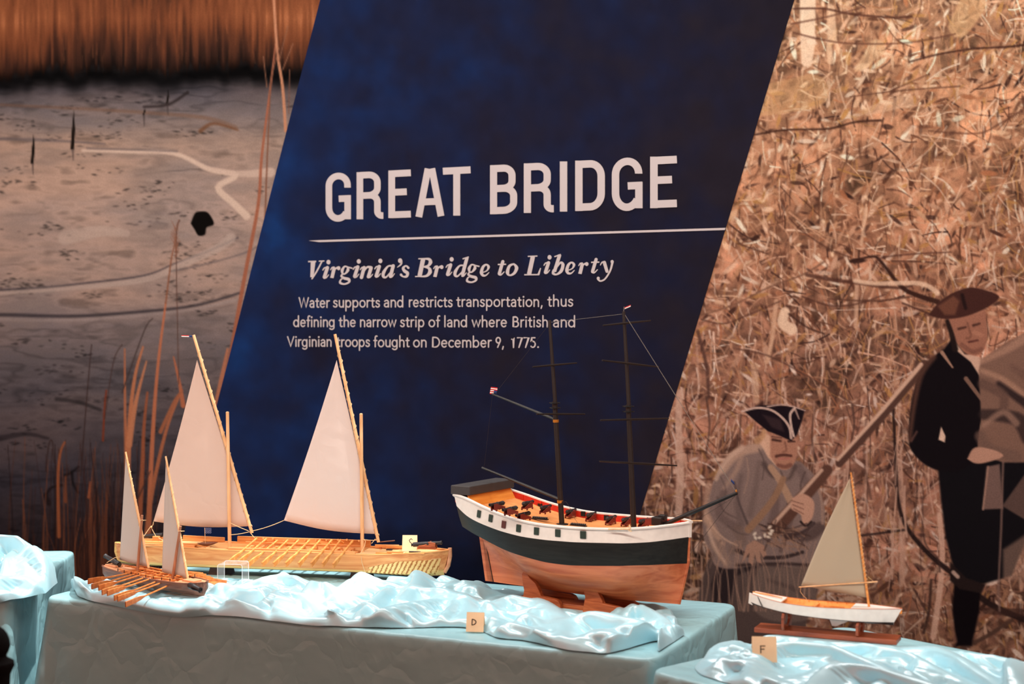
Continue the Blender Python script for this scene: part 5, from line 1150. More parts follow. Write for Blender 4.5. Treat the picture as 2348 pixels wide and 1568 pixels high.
T('stay', P(1262, 739, 0), P(1428, 720, 0)); T('stay', P(1433, 722, 0), P(1688, 1128, 0), .0008); T('stay', P(1134, 904, 0), P(1259, 744, 0), .0004, 'thread_dark'); T('stay', P(1129, 906, 0), P(1110, 1072, 0), .0003, 'thread_dark')
T('stay', bs1, P(1574, 1282, 0), .0005, 'thread_dark'); T('stay', P(1686, 1134, 0), P(1530, 1186, 0), .0004, 'thread_dark', .004); T('stay', P(1686, 1138, .01), P(1605, 1188, .01), .0004, 'thread_dark')
line('loose_rope', [P(1286, 1152, -.004), P(1298, 1150, -.006), P(1306, 1162, -.008), P(1312, 1180, -.01), P(1330, 1207, -.014)], .0005, M['thread_dark'], brig, 4)
line('cathead', [P(1572, 1194, .03), P(1610, 1194, .03)], .0018, M['spar'], brig, 6)
line('knot', [P(1443, 1204, -.148), P(1446, 1212, -.151), P(1441, 1216, -.152), P(1448, 1218, -.152)], .002, M['twine'], brig, 5)
line('broken_plank', [P(1395, 1213, -.149), P(1445, 1212.5, -.147)], .0025, M['spar'], brig, 5)
fx = P(1131, 903, 0); fdu = P(1140, 889, 0) - fx
pennant('ensign', P(1138, 905, 0), P(1123, 903, 0) - P(1138, 905, 0), P(1141, 889, 0) - P(1138, 905, 0), [(('flag_red', 'flag_white')[k % 2], .45 if k < 4 else 0, 1, k / 7, (k + 1) / 7) for k in range(7)] + [('flag_blue', 0, .45, 0, 4 / 7)], brig, .001)
pennant('masthead_flag', P(1432, 709, 0), P(1446, 703, 0) - P(1432, 709, 0), Vector((0, 0, .005)), [('flag_red', 0, 1, .5, 1), ('flag_white', 0, 1, 0, .5)], brig, .0006)
line('flag_pole', [P(1430, 716, 0), P(1431, 703, 0)], .0012, M['thread'], brig, 5)
pennant('jack', P(1684, 1112, 0), P(1676, 1104, 0) - P(1684, 1112, 0), Vector((0, 0, .007)), [('flag_blue', 0, 1, 0, 1)], brig)
mb = MB(); mb.lathe([(0, .0016), (.006, .0028), (.010, .0012)], 8, P(1688, 1131, 0), 'z'); mb.build('bowsprit_cap', M['brass'], brig)
dz_at = lambda x: float(np.interp(x, r0[:, 0], r0[:, 2])) + DZ
def on_deck(px, py):
    q = FB.z(px, py, .2)
    for _ in range(5): q = FB.z(px, py, dz_at(q.x))
    return q
for (x, y, s) in ((1210, 1168, 1), (1251, 1177, 1), (1309, 1186, 1), (1356, 1194, 1), (1401, 1202, 1), (1437, 1205, 1), (1476, 1209, 1), (1140, 1171, -1), (1170, 1182, -1), (1200, 1194, -1)):
    q = on_deck(x, y); gun(brig, (q.x, q.y, q.z + .0189), s * PI / 2 + (.10 if s > 0 else -.1), .066)
for (x, y) in ((1238, 1191), (1326, 1206)):
    q = on_deck(x, y); mb = MB(); mb.box((q.x, q.y, q.z + .0015), (.052, .010, .003))
    for k in range(8):
        for j in (-1, 1): mb.ball((q.x - .021 + .006 * k, q.y + j * .0026, q.z + .0055), .0029, 6)
    mb.build('shot_rack', M['iron'], brig)
# the stand under the brig
stand = thing('ship_stand', 'reddish wooden cradle stand holding up the brig on the satin', 'display stand', FB.loc, FB.rot)
for (hx, hy) in ((1190, 1312), (1330, 1333)):
    h_ = FB.y(hx + 15, hy, -.05); x0 = h_.x
    pr = [(x0 - .012, .004), (x0 + .115, .004), (x0 + .115, .016), (x0 + .108, .026), (x0 + .098, .030), (x0 + .052, .034), (x0 + .047, .046), (x0 + .034, .068), (x0 + .014, .082), (x0 + .003, h_.z + .002), (x0 - .006, h_.z + .003), (x0 - .012, h_.z - .006), (x0 - .008, .062), (x0 - .004, .046), (x0 - .008, .026)]
    for yy in (-.052, .036):
        mb = MB(); mb.slab(pr, yy, yy + .016); mb.build('cradle', M['stand'], stand, smooth=False, bevel=.0015)
x0, x1 = FB.y(1250, 1370, 0).x - .08, FB.y(1440, 1400, 0).x + .02
mb = MB(); mb.box(((x0 + x1) / 2, 0, .010), (x1 - x0, .072, .016)); mb.build('base_board', M['stand'], stand, smooth=False, bevel=.002)

# ------------------------------------------------------------------ the large galley
FG = Frame((-2.506, 3.783, TZ), R(12.7)); P = FG.y
gal = thing('model_galley', 'long honey-coloured wooden galley model with two white sails and a row of oars', 'model ship', FG.loc, FG.rot)
gb = lambda t: float(np.interp(t, [0, .02, .06, .18, .5, .78, .90, .96, .99, 1], [.018, .036, .054, .074, .086, .080, .060, .036, .014, .004]))
g0 = hull_row(FG, [(266, 1246), (275, 1246), (331, 1250), (423, 1256), (523, 1263), (708, 1267.5), (831, 1273), (878, 1273), (942, 1270), (995, 1266), (1030, 1262)], gb)
g2 = hull_row(FG, [(272, 1286), (330, 1293), (432, 1298), (525, 1301), (740, 1308), (836, 1312), (921, 1316), (963, 1316), (1000, 1313), (1018, 1310)], gb, .84)
g1 = (g0 + g2) / 2; g1[:, 1] = (g0[:, 1] + g2[:, 1]) / 2 * 1.07; g3 = g2.copy(); g3[:, 1] *= .35; g3[:, 2] -= .010; g4 = g2.copy(); g4[:, 1] = .003; g4[:, 2] -= .012
band('hull', [g0, g1, g2, g3, g4], M['honey'], gal)
def part_rows(rows, t0, t1, dy=.0008):
    n = len(rows[0]); a, b = int(t0 * (n - 1)), int(t1 * (n - 1)) + 1; return [np.stack([r[a:b, 0], r[a:b, 1] + dy, r[a:b, 2]], 1) for r in rows]
def resamp_tail(r, t0, t1=.985, n=16, dy=.0009):
    t = np.linspace(t0, t1, n); x = np.linspace(0, 1, len(r)); return np.stack([np.interp(t, x, r[:, k]) for k in range(3)], 1) + np.array((0, dy, 0))
bow = [resamp_tail(g0 * .30 + g1 * .70, .87), resamp_tail(g0 * .1 + g1 * .9, .855), resamp_tail(g1, .83), resamp_tail(g1 * .6 + g2 * .4, .79), resamp_tail(g1 * .3 + g2 * .7, .80), resamp_tail(g2, .77), resamp_tail(g3, .77)]; mb = MB(); strip(mb, bow, -1); strip(mb, bow, 1); mb.build('bow_block', M['pale_bow'], gal)
low = part_rows([g1 * .25 + g2 * .75, g2, g3], 0, 1.0, .0006); mb = MB(); strip(mb, low, -1); strip(mb, low, 1); o = mb.build('bottom_glow_strip', M['pale_low'], gal)  # pale strip paints the satin's bounced glow along the hull bottom
mb = MB(); s0, s1 = P(1030, 1259, 0), P(1022, 1312, 0); mb.tube([s0 + Vector((.002, 0, .004)), s0.lerp(s1, .3) + Vector((.006, 0, 0)), s0.lerp(s1, .7) + Vector((.005, 0, 0)), s1 + Vector((-.004, 0, 0))], .0065, 8); mb.build('stem_post', M['walnut_deck'], gal)
mb = MB(); s0, s1 = P(270, 1243, 0), P(276, 1284, 0); mb.tube([s0, s0.lerp(s1, .5) + Vector((-.006, 0, 0)), s1], .010, 8); mb.build('stern_post', M['pale_low'], gal)
deck('deck', g0, -.020, .003, M['honey_deck'], gal, .02, .98); deck('fore_deck', g0, -.003, .003, M['honey_deck'], gal, .745, .985); deck('after_deck', g0, -.003, .003, M['honey_deck'], gal, .03, .24)
mb = MB(); rail(mb, g0, .0042, .001, -.002); mb.build('gunwale', M['honey'], gal)
inner = [g0 - np.array((0, .004, 0)), g0 - np.array((0, .005, .020))]; mb = MB(); strip(mb, inner, -1, True); strip(mb, inner, 1, True); mb.build('inner_planking', M['honey_deck'], gal)
def side_board(x0, x1, y, dz, size, name='side_board'):
    a, b = P(x0, 1262, y), P(x1, 1262, y); za = float(np.interp((a.x + b.x) / 2, g0[:, 0], g0[:, 2])); sl = math.atan2(float(np.interp(b.x, g0[:, 0], g0[:, 2])) - float(np.interp(a.x, g0[:, 0], g0[:, 2])), b.x - a.x)
    mb = MB(); mb.box(((a.x + b.x) / 2, y, za + dz), (abs(b.x - a.x), size[0], size[1]), Matrix.Rotation(-sl, 3, 'Y')); return mb.build(name, M['honey'], gal, smooth=False, bevel=.0008)
side_board(524, 815, -.078, .004, (.008, .010)); side_board(545, 850, .078, .010, (.008, .020)); side_board(312, 446, -.066, .003, (.006, .010)); side_board(420, 515, .072, .008, (.006, .014)); side_board(860, 915, .066, .006, (.006, .010)); side_board(885, 960, .058, .005, (.006, .008))
GZ = lambda x: float(np.interp(x, g0[:, 0], g0[:, 2]))
for k in range(9):
    a = P(560 + 29 * k, 1262, 0); mb = MB(); mb.box((a.x, 0, GZ(a.x) - .008), (.012, .155, .005)); mb.build('thwart', M['honey'], gal, smooth=False)
for k in range(11):
    a = P(548 + 26 * k, 1262, -.074); line('thole_pin', [(a.x, -.07, GZ(a.x) - .004), (a.x, -.07, GZ(a.x) + .013)], .0011, M['spar'], gal, 5)
mb = MB(); a = P(700, 1262, .05); mb.box((a.x, .046, GZ(a.x) + .006), (.40, .007, .004)); mb.box((a.x, -.030, GZ(a.x) - .001), (.40, .010, .004)); mb.build('gangway', M['honey'], gal, smooth=False)
def oar_mesh(a, b, mat, blade=.40, r=.0040, bw=.0078, bt=.0034, name='oar'):
    """from handle a to blade tip b, the blade standing on edge"""
    a, b = Vector(a), Vector(b); d = (b - a); L_ = d.length; d.normalize(); side = d.cross(Vector((0, 0, 1))).normalized(); up = side.cross(d)
    ts = [0, .03, .12, .3, 1 - blade, 1 - blade * .8, 1 - blade * .5, 1.0]; wu = [r * .8, r * .9, r * .8, r, r, bw * .75, bw, bw * 1.05]; ws_ = [r * .8, r * .9, r * .8, r, r, bt * 1.15, bt, bt * .8]
    n = 8; vs = []
    for t, u_, w_ in zip(ts, wu, ws_):
        c_ = d * (L_ * t)
        for k in range(n):
            ca, sa = math.cos(2 * PI * k / n), math.sin(2 * PI * k / n); q = 1.0 if t <= 1 - blade else 1.25
            vs.append(c_ + up * (max(-1, min(1, ca * q)) * u_) + side * (max(-1, min(1, sa * q)) * w_))
    fs = [(i * n + k, i * n + (k + 1) % n, (i + 1) * n + (k + 1) % n, (i + 1) * n + k) for i in range(len(ts) - 1) for k in range(n)] + [tuple(range(n))[::-1], tuple(range((len(ts) - 1) * n, len(ts) * n))]
    mb = MB(); mb.add(vs, fs); return mb.build(name, mat, None), a
hand = [(589, 1234), (611, 1235), (636, 1239), (660, 1238), (685, 1238), (710, 1238), (734, 1238), (761, 1237.5), (781, 1237.5), (809, 1239.5)]
tips = [(524, 1290), (545, 1292), (567, 1290), (601, 1293), (627, 1295), (655, 1297), (685, 1298), (714, 1300), (740, 1301), (764, 1302)]
for s in (-1, 1):
    a0 = P(*hand[4], -.012); b0 = P(*tips[4], -.165)
    if s > 0: a0, b0 = Vector((a0.x, -a0.y, a0.z - .002)), Vector((b0.x, -b0.y, b0.z))
    pro, _ = oar_mesh(a0, b0, M['oar'])
    for k in range(10):
        h_ = P(*hand[k], -.012); yaw = 0.0
        t_ = P(*tips[k], -.165); yaw = math.atan2(t_.y - h_.y, t_.x - h_.x) - math.atan2(-.165 + .012, (P(*tips[4], -.165) - P(*hand[4], -.012)).x)
        loc = (h_.x, h_.y * -s if s > 0 else h_.y, h_.z)
        if s > 0: loc = (h_.x + .012, .012, h_.z - .003)
        if k == 0: pro.parent = gal; pro.location = loc; pro.rotation_euler = (0, 0, yaw * -s)
        else: clone(pro, gal, loc, (0, 0, yaw * -s))
# masts, yards, sails
for (bx, by, tx, ty) in ((527, 1258, 521.5, 945), (831, 1270, 828, 949)):
    a, b = P(bx, by, 0), P(tx, ty, 0); line('mast', [a - Vector((0, 0, .012)), a.lerp(b, .5), b, b + Vector((0, 0, .002))], [.0058, .0056, .0052, .003], M['spar'], gal, 14)
    mb = MB(); mb.box((a.x, 0, a.z - .004), (.028, .060, .008)); mb.build('mast_step', M['honey'], gal, smooth=False)
for (x0, y0, x1, y1, pk, cl, tk, mat_, bl_, nm) in ((444, 768, 578, 1222, (452, 826), (352, 1195), (574, 1206), 'sail', .012, 0), (768, 766, 868, 1243, (772, 826), (651, 1193), (864, 1224), 'sail', .016, 1)):
    a, b = P(x0, y0, .012), P(x1, y1, .012); line('yard', [a, a.lerp(b, .5), b], [.0046, .0056, .0050], M['spar'], gal, 12)
    sail_mesh('sail', P(*pk, .013), P(*cl, .013), P(*tk, .013), M[mat_] if nm == 0 else M['sail_white'], gal, bl_, .004, .010)
    lacing('lacing', a.lerp(b, .08), a.lerp(b, .97), .0068, 17, M['twine'], gal)
    q = a.lerp(b, .965); mb = MB(); mb.tube([q + Vector((0, -.006, .002)), q + Vector((.008, -.004, .003)), q + Vector((.003, .006, .002)), q + Vector((-.007, .002, 0)), q + Vector((0, -.006, .002))], .0011, 5); mb.build('lashing', M['twine'], gal)
TG = lambda nm, pts, r=.0011: line(nm, pts, r, M['twine'], gal, 5)
TG('tack_rope', sag(P(526, 1198, -.006), P(570, 1217, .006), .001)); TG('tack_rope', sag(P(527, 1226, -.006), P(572, 1219, .006), .002)); TG('tack_rope', sag(P(572, 1219, .01), P(588, 1238, 0), .0))
TG('sheet', sag(P(651, 1193, .013), P(580, 1217, .0), .003)); TG('tack_rope', sag(P(832, 1236, -.006), P(866, 1238, .01), .002)); TG('tack_rope', [P(866, 1238, .006), P(860, 1236, -.01), P(852, 1246, -.012)])
TG('halyard', [P(833, 1236, -.007), P(838, 1240, -.01), P(836, 1252, -.03), P(827, 1268, -.076), P(830, 1290, -.086), P(837, 1312, -.080)], .0009)
TG('sheet', [P(352, 1196, .013), P(351, 1203, .01), P(348, 1206, .01)], .0012); TG('sheet', [P(330, 1229, -.02), P(346, 1206, .0), P(350, 1216, .0), P(358, 1230, .0), P(374, 1239, -.02)], .0011)
mb = MB(); mb.ball(P(347, 1208, .0), .0034, 8); mb.build('rope_block', M['spar'], gal)
TG('deck_rope', [P(446, 1249, -.02), P(462, 1257, -.03), P(478, 1253, -.03), P(498, 1246, -.02), P(520, 1243, -.01)], .0006); TG('deck_rope', [P(478, 1257, -.03), P(496, 1251, -.02), P(516, 1246, -.01)], .0006)
pennant('masthead_flag', P(441, 773, .012), P(416, 772, .012) - P(441, 773, .012), Vector((0, 0, .005)), [('flag_blue', 0, .3, 0, 1), ('flag_red', .3, 1, .5, 1), ('flag_white', .3, 1, 0, .5)], gal, .0004)
line('flag_staff', [P(471, 1258, -.02), P(469.5, 1210, -.02)], .0009, M['spar'], gal, 5)
d_ = P(485, 1210, -.02) - P(469, 1210, -.02); mb = MB(); mb.cur = 0
o_ = P(469, 1223, -.02); hgt_ = P(469, 1210, -.02).z - o_.z
mb.grid(lambda u, v: o_ + d_ * u + Vector((0, 0, hgt_ * v)), 1, 1); mb.cur = 1
for i in range(8):
    for j in range(7):
        if (i + j) % 2 == 0: mb.box(o_ + d_ * ((i + .5) / 8) + Vector((0, -.0005, hgt_ * (j + .5) / 7)), (.0011, .0004, .0011))
mb.build('star_flag', [M['flag_blue'], M['flag_white']], gal, smooth=False)
# guns and deck fittings
def long_gun(parent, fr, pa, pb, y, r, hook=False):
    g = bpy.data.objects.new('cannon', None); COL.objects.link(g); g.parent = parent; g.empty_display_size = .01
    a, b = fr.y(*pa, y), fr.y(*pb, y); d = b - a; L_ = d.length; rt = d.to_track_quat('X', 'Z').to_matrix()
    g.location = (a + b) / 2
    mb = MB(); prof = [(-.5, .3), (-.485, .9), (-.46, .4), (-.44, 1.0), (-.40, 1.06), (-.2, 1.0), (-.18, 1.06), (-.02, 1.0), (0, .95), (.3, .8), (.42, .74), (.45, .92), (.49, .95), (.5, .6), (.46, .5)]
    mb.lathe([(t * L_, q * r) for t, q in prof], 14, rot=rt)
    if hook: mb.tube([(-.5 * L_, 0, 0), (-.54 * L_, 0, .003), (-.56 * L_, 0, .009), (-.50 * L_, 0, .014), (-.46 * L_, 0, .010)], .0013, 6)
    mb.build('gun_barrel', M['iron'], g); return g
g = long_gun(gal, FG, (943, 1249), (1014, 1243.5), -.01, .0068, True)
mb = MB(); a = P(964, 1262, -.01) - g.location
for s in (-1, 1): mb.slab([(-.024, -.013), (.030, -.013), (.030, .004), (.008, .007), (.004, .0), (-.012, -.004), (-.024, -.006)], s * .009 - .003, s * .009 + .003)
mb.box((.002, 0, -.012), (.058, .024, .006)); mb.build('gun_carriage', M['stand'], g, smooth=False, bevel=.001); mb = MB(); mb.lathe([(-.013, .0035), (.013, .0035)], 10, (.006, 0, .001), rot=Matrix.Rotation(PI / 2, 3, 'Z')); mb.build('trunnion', M['iron'], g)
g = long_gun(gal, FG, (376, 1226), (327, 1229), .01, .0068)
mb = MB(); mb.box((.016, 0, -.010), (.022, .034, .020)); mb.build('gun_carriage', M['honey'], g, smooth=False, bevel=.001)
mb = MB(); a = P(951, 1266, -.045); mb.box((a.x, a.y, a.z - .003), (.062, .012, .003)); mb.build('shot_tray', M['honey'], gal, smooth=False)
mb = MB()
for k in range(8): mb.ball((a.x - .016 + .0046 * k, a.y, a.z + .0012), .0027, 8)
mb.build('shot', M['iron'], gal)
for (x, y, yy, sx, sy, sz, m_, nm) in ((880, 1268, -.04, .05, .008, .005, 'honey', 'hatch_board'), (873, 1257, .02, .006, .006, .006, 'stand', 'deck_post'), (893, 1260, .02, .018, .012, .004, 'iron', 'iron_plate'), (460, 1250, -.01, .050, .028, .006, 'honey', 'hatch_board'), (350, 1242, -.01, .09, .03, .004, 'honey', 'hatch_board'), (430, 1247, -.03, .06, .02, .004, 'honey', 'hatch_board'), (906, 1266, -.045, .05, .01, .004, 'honey', 'hatch_board')):
    q = P(x, y, yy); mb = MB(); mb.box((q.x, yy, max(q.z, GZ(q.x) - .004)), (sx, sy, sz)); mb.build(nm, M[m_], gal, smooth=False)
mb = MB(); q0_, q1_ = P(452, 1252, -.015), P(500, 1250, -.015)
mb.grid(lambda u, v: q0_.lerp(q1_, u) + Vector((0, .018 * math.sin(PI * u) * math.cos(PI * v), .010 - .010 * math.sin(PI * u) * math.sin(PI * v))), 10, 8); mb.build('ship_boat', M['walnut'], gal, solid=.0012)
mb = MB(); q = P(884, 1243, .02); mb.grid(lambda u, v: Vector((q.x - .02 + .05 * u, .02 + .008 * (v - .5) * math.sin(PI * (.1 + .8 * u)), q.z + .006 * u)), 6, 2); mb.build('wooden_scoop', M['walnut'], gal, solid=.003)
for (x) in (502, 825):
    q = P(x, 1310, -.02); mb = MB(); zt = float(np.interp(q.x, g2[:, 0], g2[:, 2])) - .004; mb.hexa([(q.x - .030, -.04, .002), (q.x + .030, -.04, .002), (q.x + .030, .04, .002), (q.x - .030, .04, .002), (q.x - .022, -.04, zt), (q.x + .022, -.04, zt), (q.x + .022, .04, zt), (q.x - .022, .04, zt)])
    mb.build('support_block', M['dark_block'], gal, smooth=False, bevel=.002)

# ------------------------------------------------------------------ the small galley in front
FS = Frame((-2.69, 3.364, TZ + .026), R(-13.8)); P = FS.y
sg = thing('model_galley', 'small dark wooden galley model with crossed rows of oars and two narrow white sails', 'model ship', FS.loc, FS.rot)
xa, xb = FS.y(236, 1296, -.02).x, FS.y(470, 1356, 0).x
sb = lambda t: float(np.interp(t, [0, .03, .1, .3, .6, .85, .94, .98, 1], [.022, .032, .040, .050, .052, .044, .033, .020, .006]))
tt = np.linspace(0, 1, 40); X = xa + (xb - xa) * tt; B_ = np.array([sb(t) for t in tt])
zs = np.interp(tt, [0, .2, .6, .9, 1], [.046, .042, .038, .039, .042])
h0 = np.stack([X, B_, zs], 1); h1 = np.stack([X, B_ * .96, zs * .55], 1); h2 = np.stack([X * .985, B_ * .62, zs * 0 + .008], 1); h3 = np.stack([X * .97, B_ * .12, zs * 0 + .001], 1)
band('hull', [h0, h1, h2, h3], M['walnut'], sg)
deck('deck', h0, -.010, .003, M['walnut_deck'], sg, .03, .97); deck('fore_deck', h0, -.0005, .002, M['walnut_deck'], sg, .80, .985); deck('after_deck', h0, -.0005, .002, M['walnut_deck'], sg, .015, .24)
mb = MB(); rail(mb, h0, .0030, .0005, -.001); mb.build('gunwale', M['walnut'], sg)
mb = MB()
for s in (-1, 1): mb.tube([(X[i], s * (B_[i] - .010), zs[i] + .006) for i in range(9, 33, 3)], .0028, 6)
mb.build('oar_rail', M['red_oar'], sg)
for i in range(10, 33, 3):
    mb = MB(); mb.box((X[i], 0, zs[i] - .003), (.008, .084, .004)); mb.build('thwart', M['red_oar'], sg, smooth=False)
for i in range(9, 33, 3):
    for s in (-1, 1): line('thole_pin', [(X[i] + .004, s * (B_[i] - .002), zs[i]), (X[i] + .004, s * (B_[i] - .002), zs[i] + .010)], .0013, M['black_spar'], sg, 5)
for (pa, pb, pc, mat_) in (((322, 1309), (202, 1333), 0, 0), ((334, 1309), (210, 1345), 0, 0), ((346, 1311), (226, 1348), 0, 0), ((358, 1315), (234, 1358), 0, 0), ((372, 1318), (246, 1360), 0, 0), ((385, 1323), (262, 1371), 0, 0), ((395, 1327), (270, 1373), 0, 0), ((409, 1332), (288, 1386), 0, 0)):
    o, a = oar_mesh(P(*pa, .006), P(*pb, -.225), M['red_oar'], .34, .0026, .0078, .0022); o.parent = sg; o.location = a
for k in range(8):
    i = 10 + 3 * k; zz = zs[min(i, 39)]
    tip = [(465, 1318), (472, 1321), (482, 1326), (488, 1329), (494, 1332), (508, 1334), (519, 1336), (523, 1343)][k]
    o, a = oar_mesh((X[min(i, 37)] - .02, -.012, zz + .012), P(*tip, .19), M['red_oar'], .34, .0026, .0070, .0022); o.parent = sg; o.location = a
for (b_, t_, y0, y1, pk, cl, tk) in (((315, 1306), (326, 1181), (288, 1036), (341, 1302), (288.5, 1044), (274.5, 1283), (338, 1299)), ((395, 1329), (414, 1206), (380, 1046), (431, 1328), (380.5, 1054), (371.5, 1311), (428.5, 1327))):
    a, b = P(*b_, 0), P(*t_, 0); line('mast', [a - Vector((0, 0, .004)), a.lerp(b, .5), b], [.0046, .0044, .0036], M['mast_red'], sg, 10)
    a, b = P(*y0, .009), P(*y1, .009); line('yard', [a, a.lerp(b, .5), b], [.0028, .0040, .0036], M['spar'], sg, 10)
    sail_mesh('sail', P(*pk, .010), P(*cl, .010), P(*tk, .010), M['sail_grey'], sg, .006, .0, .002)
    lacing('lacing', a.lerp(b, .06), a.lerp(b, .98), .0042, 15, M['twine'], sg, .0005)
    q = P(t_[0], t_[1] + 12, 0); TG2 = line('lashing', [q + Vector((-.005, -.005, 0)), q + Vector((.006, -.004, .002)), q + Vector((.005, .010, 0)), q + Vector((-.005, .008, -.002)), q + Vector((-.005, -.005, 0))], .0009, M['twine'], sg, 5)
long_gun(sg, FS, (275, 1289), (241, 1268), 0, .0078).location.z -= .008; g = long_gun(sg, FS, (436, 1341), (461, 1352), 0, .0084); g.location = FS.z(447, 1347, .0515)
for (x, y) in ((262, 1290), (440, 1349)):
    q = P(x, y, 0); mb = MB(); mb.box((q.x, 0, float(np.interp(q.x, X, zs)) + .002), (.05, .03, .005)); mb.build('gun_slide', M['walnut_deck'], sg, smooth=False)
line('gun_rope', [P(245, 1290, -.02), P(262, 1279, -.008), P(276, 1277, .01)], .0010, M['twine'], sg, 5)

# ------------------------------------------------------------------ the white sailboat
FR = Frame((-.742, 3.500, TZ + .033), R(0)); P = FR.y
sbt = thing('model_sailboat', 'small white-hulled sailboat model with one beige sail on the right-hand table', 'model boat', FR.loc, FR.rot)
yb = lambda t: float(np.interp(t, [0, .04, .2, .5, .75, .9, .97, 1], [.018, .023, .036, .043, .034, .017, .006, .002]))
y0 = hull_row(FR, [(1724, 1361), (1756, 1372), (1793, 1382), (1849, 1390), (1911, 1394), (1973, 1396), (2020, 1396.5), (2068, 1396)], yb)
y2 = hull_row(FR, [(1722, 1381), (1749, 1392), (1818, 1409), (1911, 1421), (1973, 1426), (2049, 1428)], yb, .86)
y3 = y2.copy(); y3[:, 1] *= .15; y3[:, 2] -= .006
band('hull', [y0, (y0 + y2) / 2 + np.array((0, .001, 0)), y2, y3], M['white_paint'], sbt)
band('bottom_line', part_rows([y2 * .96 + y0 * .04, y2, y3], 0, 1, .0006), M['black_spar'], sbt, ends=(False, False))
deck('floor_boards', y0, -.012, .008, M['deck_orange'], sbt, .05, .95)
inner = [y0 - np.array((0, .0015, 0)), y0 - np.array((0, .008, .012))]
for r in inner: r[:, 1] = np.maximum(r[:, 1], .0005)
mb = MB(); strip(mb, inner, -1, True); strip(mb, inner, 1, True)
for i in range(14, 36, 3):
    for s in (-1, 1): mb.box((y0[i, 0], s * (y0[i, 1] - .003), y0[i, 2] - .006), (.0015, .0015, .012))
mb.build('inner_planking', M['cabin'], sbt, smooth=False)
deck('stern_deck', y0, .0002, .0008, M['white_paint'], sbt, .0, .22); deck('fore_deck', y0, .0002, .0008, M['white_paint'], sbt, .70, 1.0)
mb = MB(); rail(mb, y0, .0012, .0004, 0); mb.build('gunwale', M['copper'], sbt)
mb = MB(); i = 30; mb.box((y0[26, 0], 0, y0[26, 2] - .008), (.05, .006, .010)); mb.box((y0[20, 0], 0, y0[20, 2] - .005), (.008, .07, .003)); mb.build('thwart', M['oar'], sbt, smooth=False)
line('tiller', [P(1726, 1357, 0), P(1760, 1363, 0), P(1794, 1371, 0)], [.0016, .002, .0013], M['oar'], sbt, 6)
mb = MB(); q = P(1722, 1372, 0); mb.slab([(q.x - .004, q.z + .014), (q.x + .006, q.z + .012), (q.x + .004, q.z - .016), (q.x - .006, q.z - .012)], -.002, .002); mb.build('rudder', M['white_paint'], sbt, smooth=False)
line('rudder_line', [P(1737, 1366, -.022), P(1742, 1378, -.026), P(1750, 1395, -.028)], .0013, M['black_spar'], sbt, 5)
a, b = P(1994, 1392, 0), P(1951, 1083, 0); line('mast', [a - Vector((0, 0, .01)), a.lerp(b, .5), b], [.0030, .0028, .0018], M['oar'], sbt, 8)
sail_mesh('sail', P(1948, 1098, .003), P(1837, 1342, .003), P(1988, 1370, .003), M['sail_beige'], sbt, .010, -.004, .0)
lacing('lacing', a.lerp(b, .16), a.lerp(b, .97), .0034, 26, M['twine'], sbt, .0005)
line('boom', [P(1832, 1346, -.004), P(2012, 1333.5, -.004)], [.0012, .0016], M['spar'], sbt, 6)
line('sheet', [P(1836, 1347, 0), P(1835, 1356, 0), P(1842, 1366, 0), P(1849, 1372, 0), P(1851, 1386, 0)], .0006, M['spar'], sbt, 5); line('boom_line', [P(2004, 1334, 0), P(1990, 1322, 0)], .0004, M['twine'], sbt, 4)
mb = MB(); q = P(1925, 1421, 0); mb.slab([(q.x - .024, q.z), (q.x + .024, q.z), (q.x - .008, q.z - .016), (q.x - .018, q.z - .016)], -.0015, .0015); mb.build('centreboard', M['white_paint'], sbt, smooth=False)
st2 = thing('boat_stand', 'low mahogany plank stand with two cut-out supports under the white sailboat', 'display stand', FR.loc, FR.rot)
xa, xb = FR.y(1729, 1440, -.033).x, FR.y(2056, 1470, -.033).x
mb = MB(); mb.box(((xa + xb) / 2, 0, .006), (xb - xa, .066, .012)); mb.build('base_board', M['mahogany'], st2, smooth=False, bevel=.0015)
for px_ in (1797, 1967):
    x_ = FR.y(px_, 1440, -.03).x; zt = float(np.interp(x_, y2[:, 0], y2[:, 2])) - .002; mb = MB()
    N_ = 24; ring = []; out_ = []; zc = .012 + (zt - .012) * .52; rr = (zt - .012) * .40
    for k in range(N_):
        a_ = 2 * PI * k / N_; ca, sa = math.cos(a_), math.sin(a_); m_ = max(abs(ca) / .043, abs(sa) / ((zt - .012) / 2)); ring.append((rr * 1.5 * ca, zc + rr * sa)); out_.append((ca / m_, .012 + (zt - .012) / 2 + sa / m_))
    vs = [(x_ + sx * .003, y_, z_) for sx in (-1, 1) for lst in (ring, out_) for (y_, z_) in lst]; fs = []
    for k in range(N_):
        j = (k + 1) % N_; fs += [(k, N_ + k, N_ + j, j), (2 * N_ + k, 2 * N_ + j, 3 * N_ + j, 3 * N_ + k), (k, j, 2 * N_ + j, 2 * N_ + k), (N_ + k, 3 * N_ + k, 3 * N_ + j, N_ + j)]
    mb.add(vs, fs); mb.build('support', M['mahogany'], st2, smooth=False)

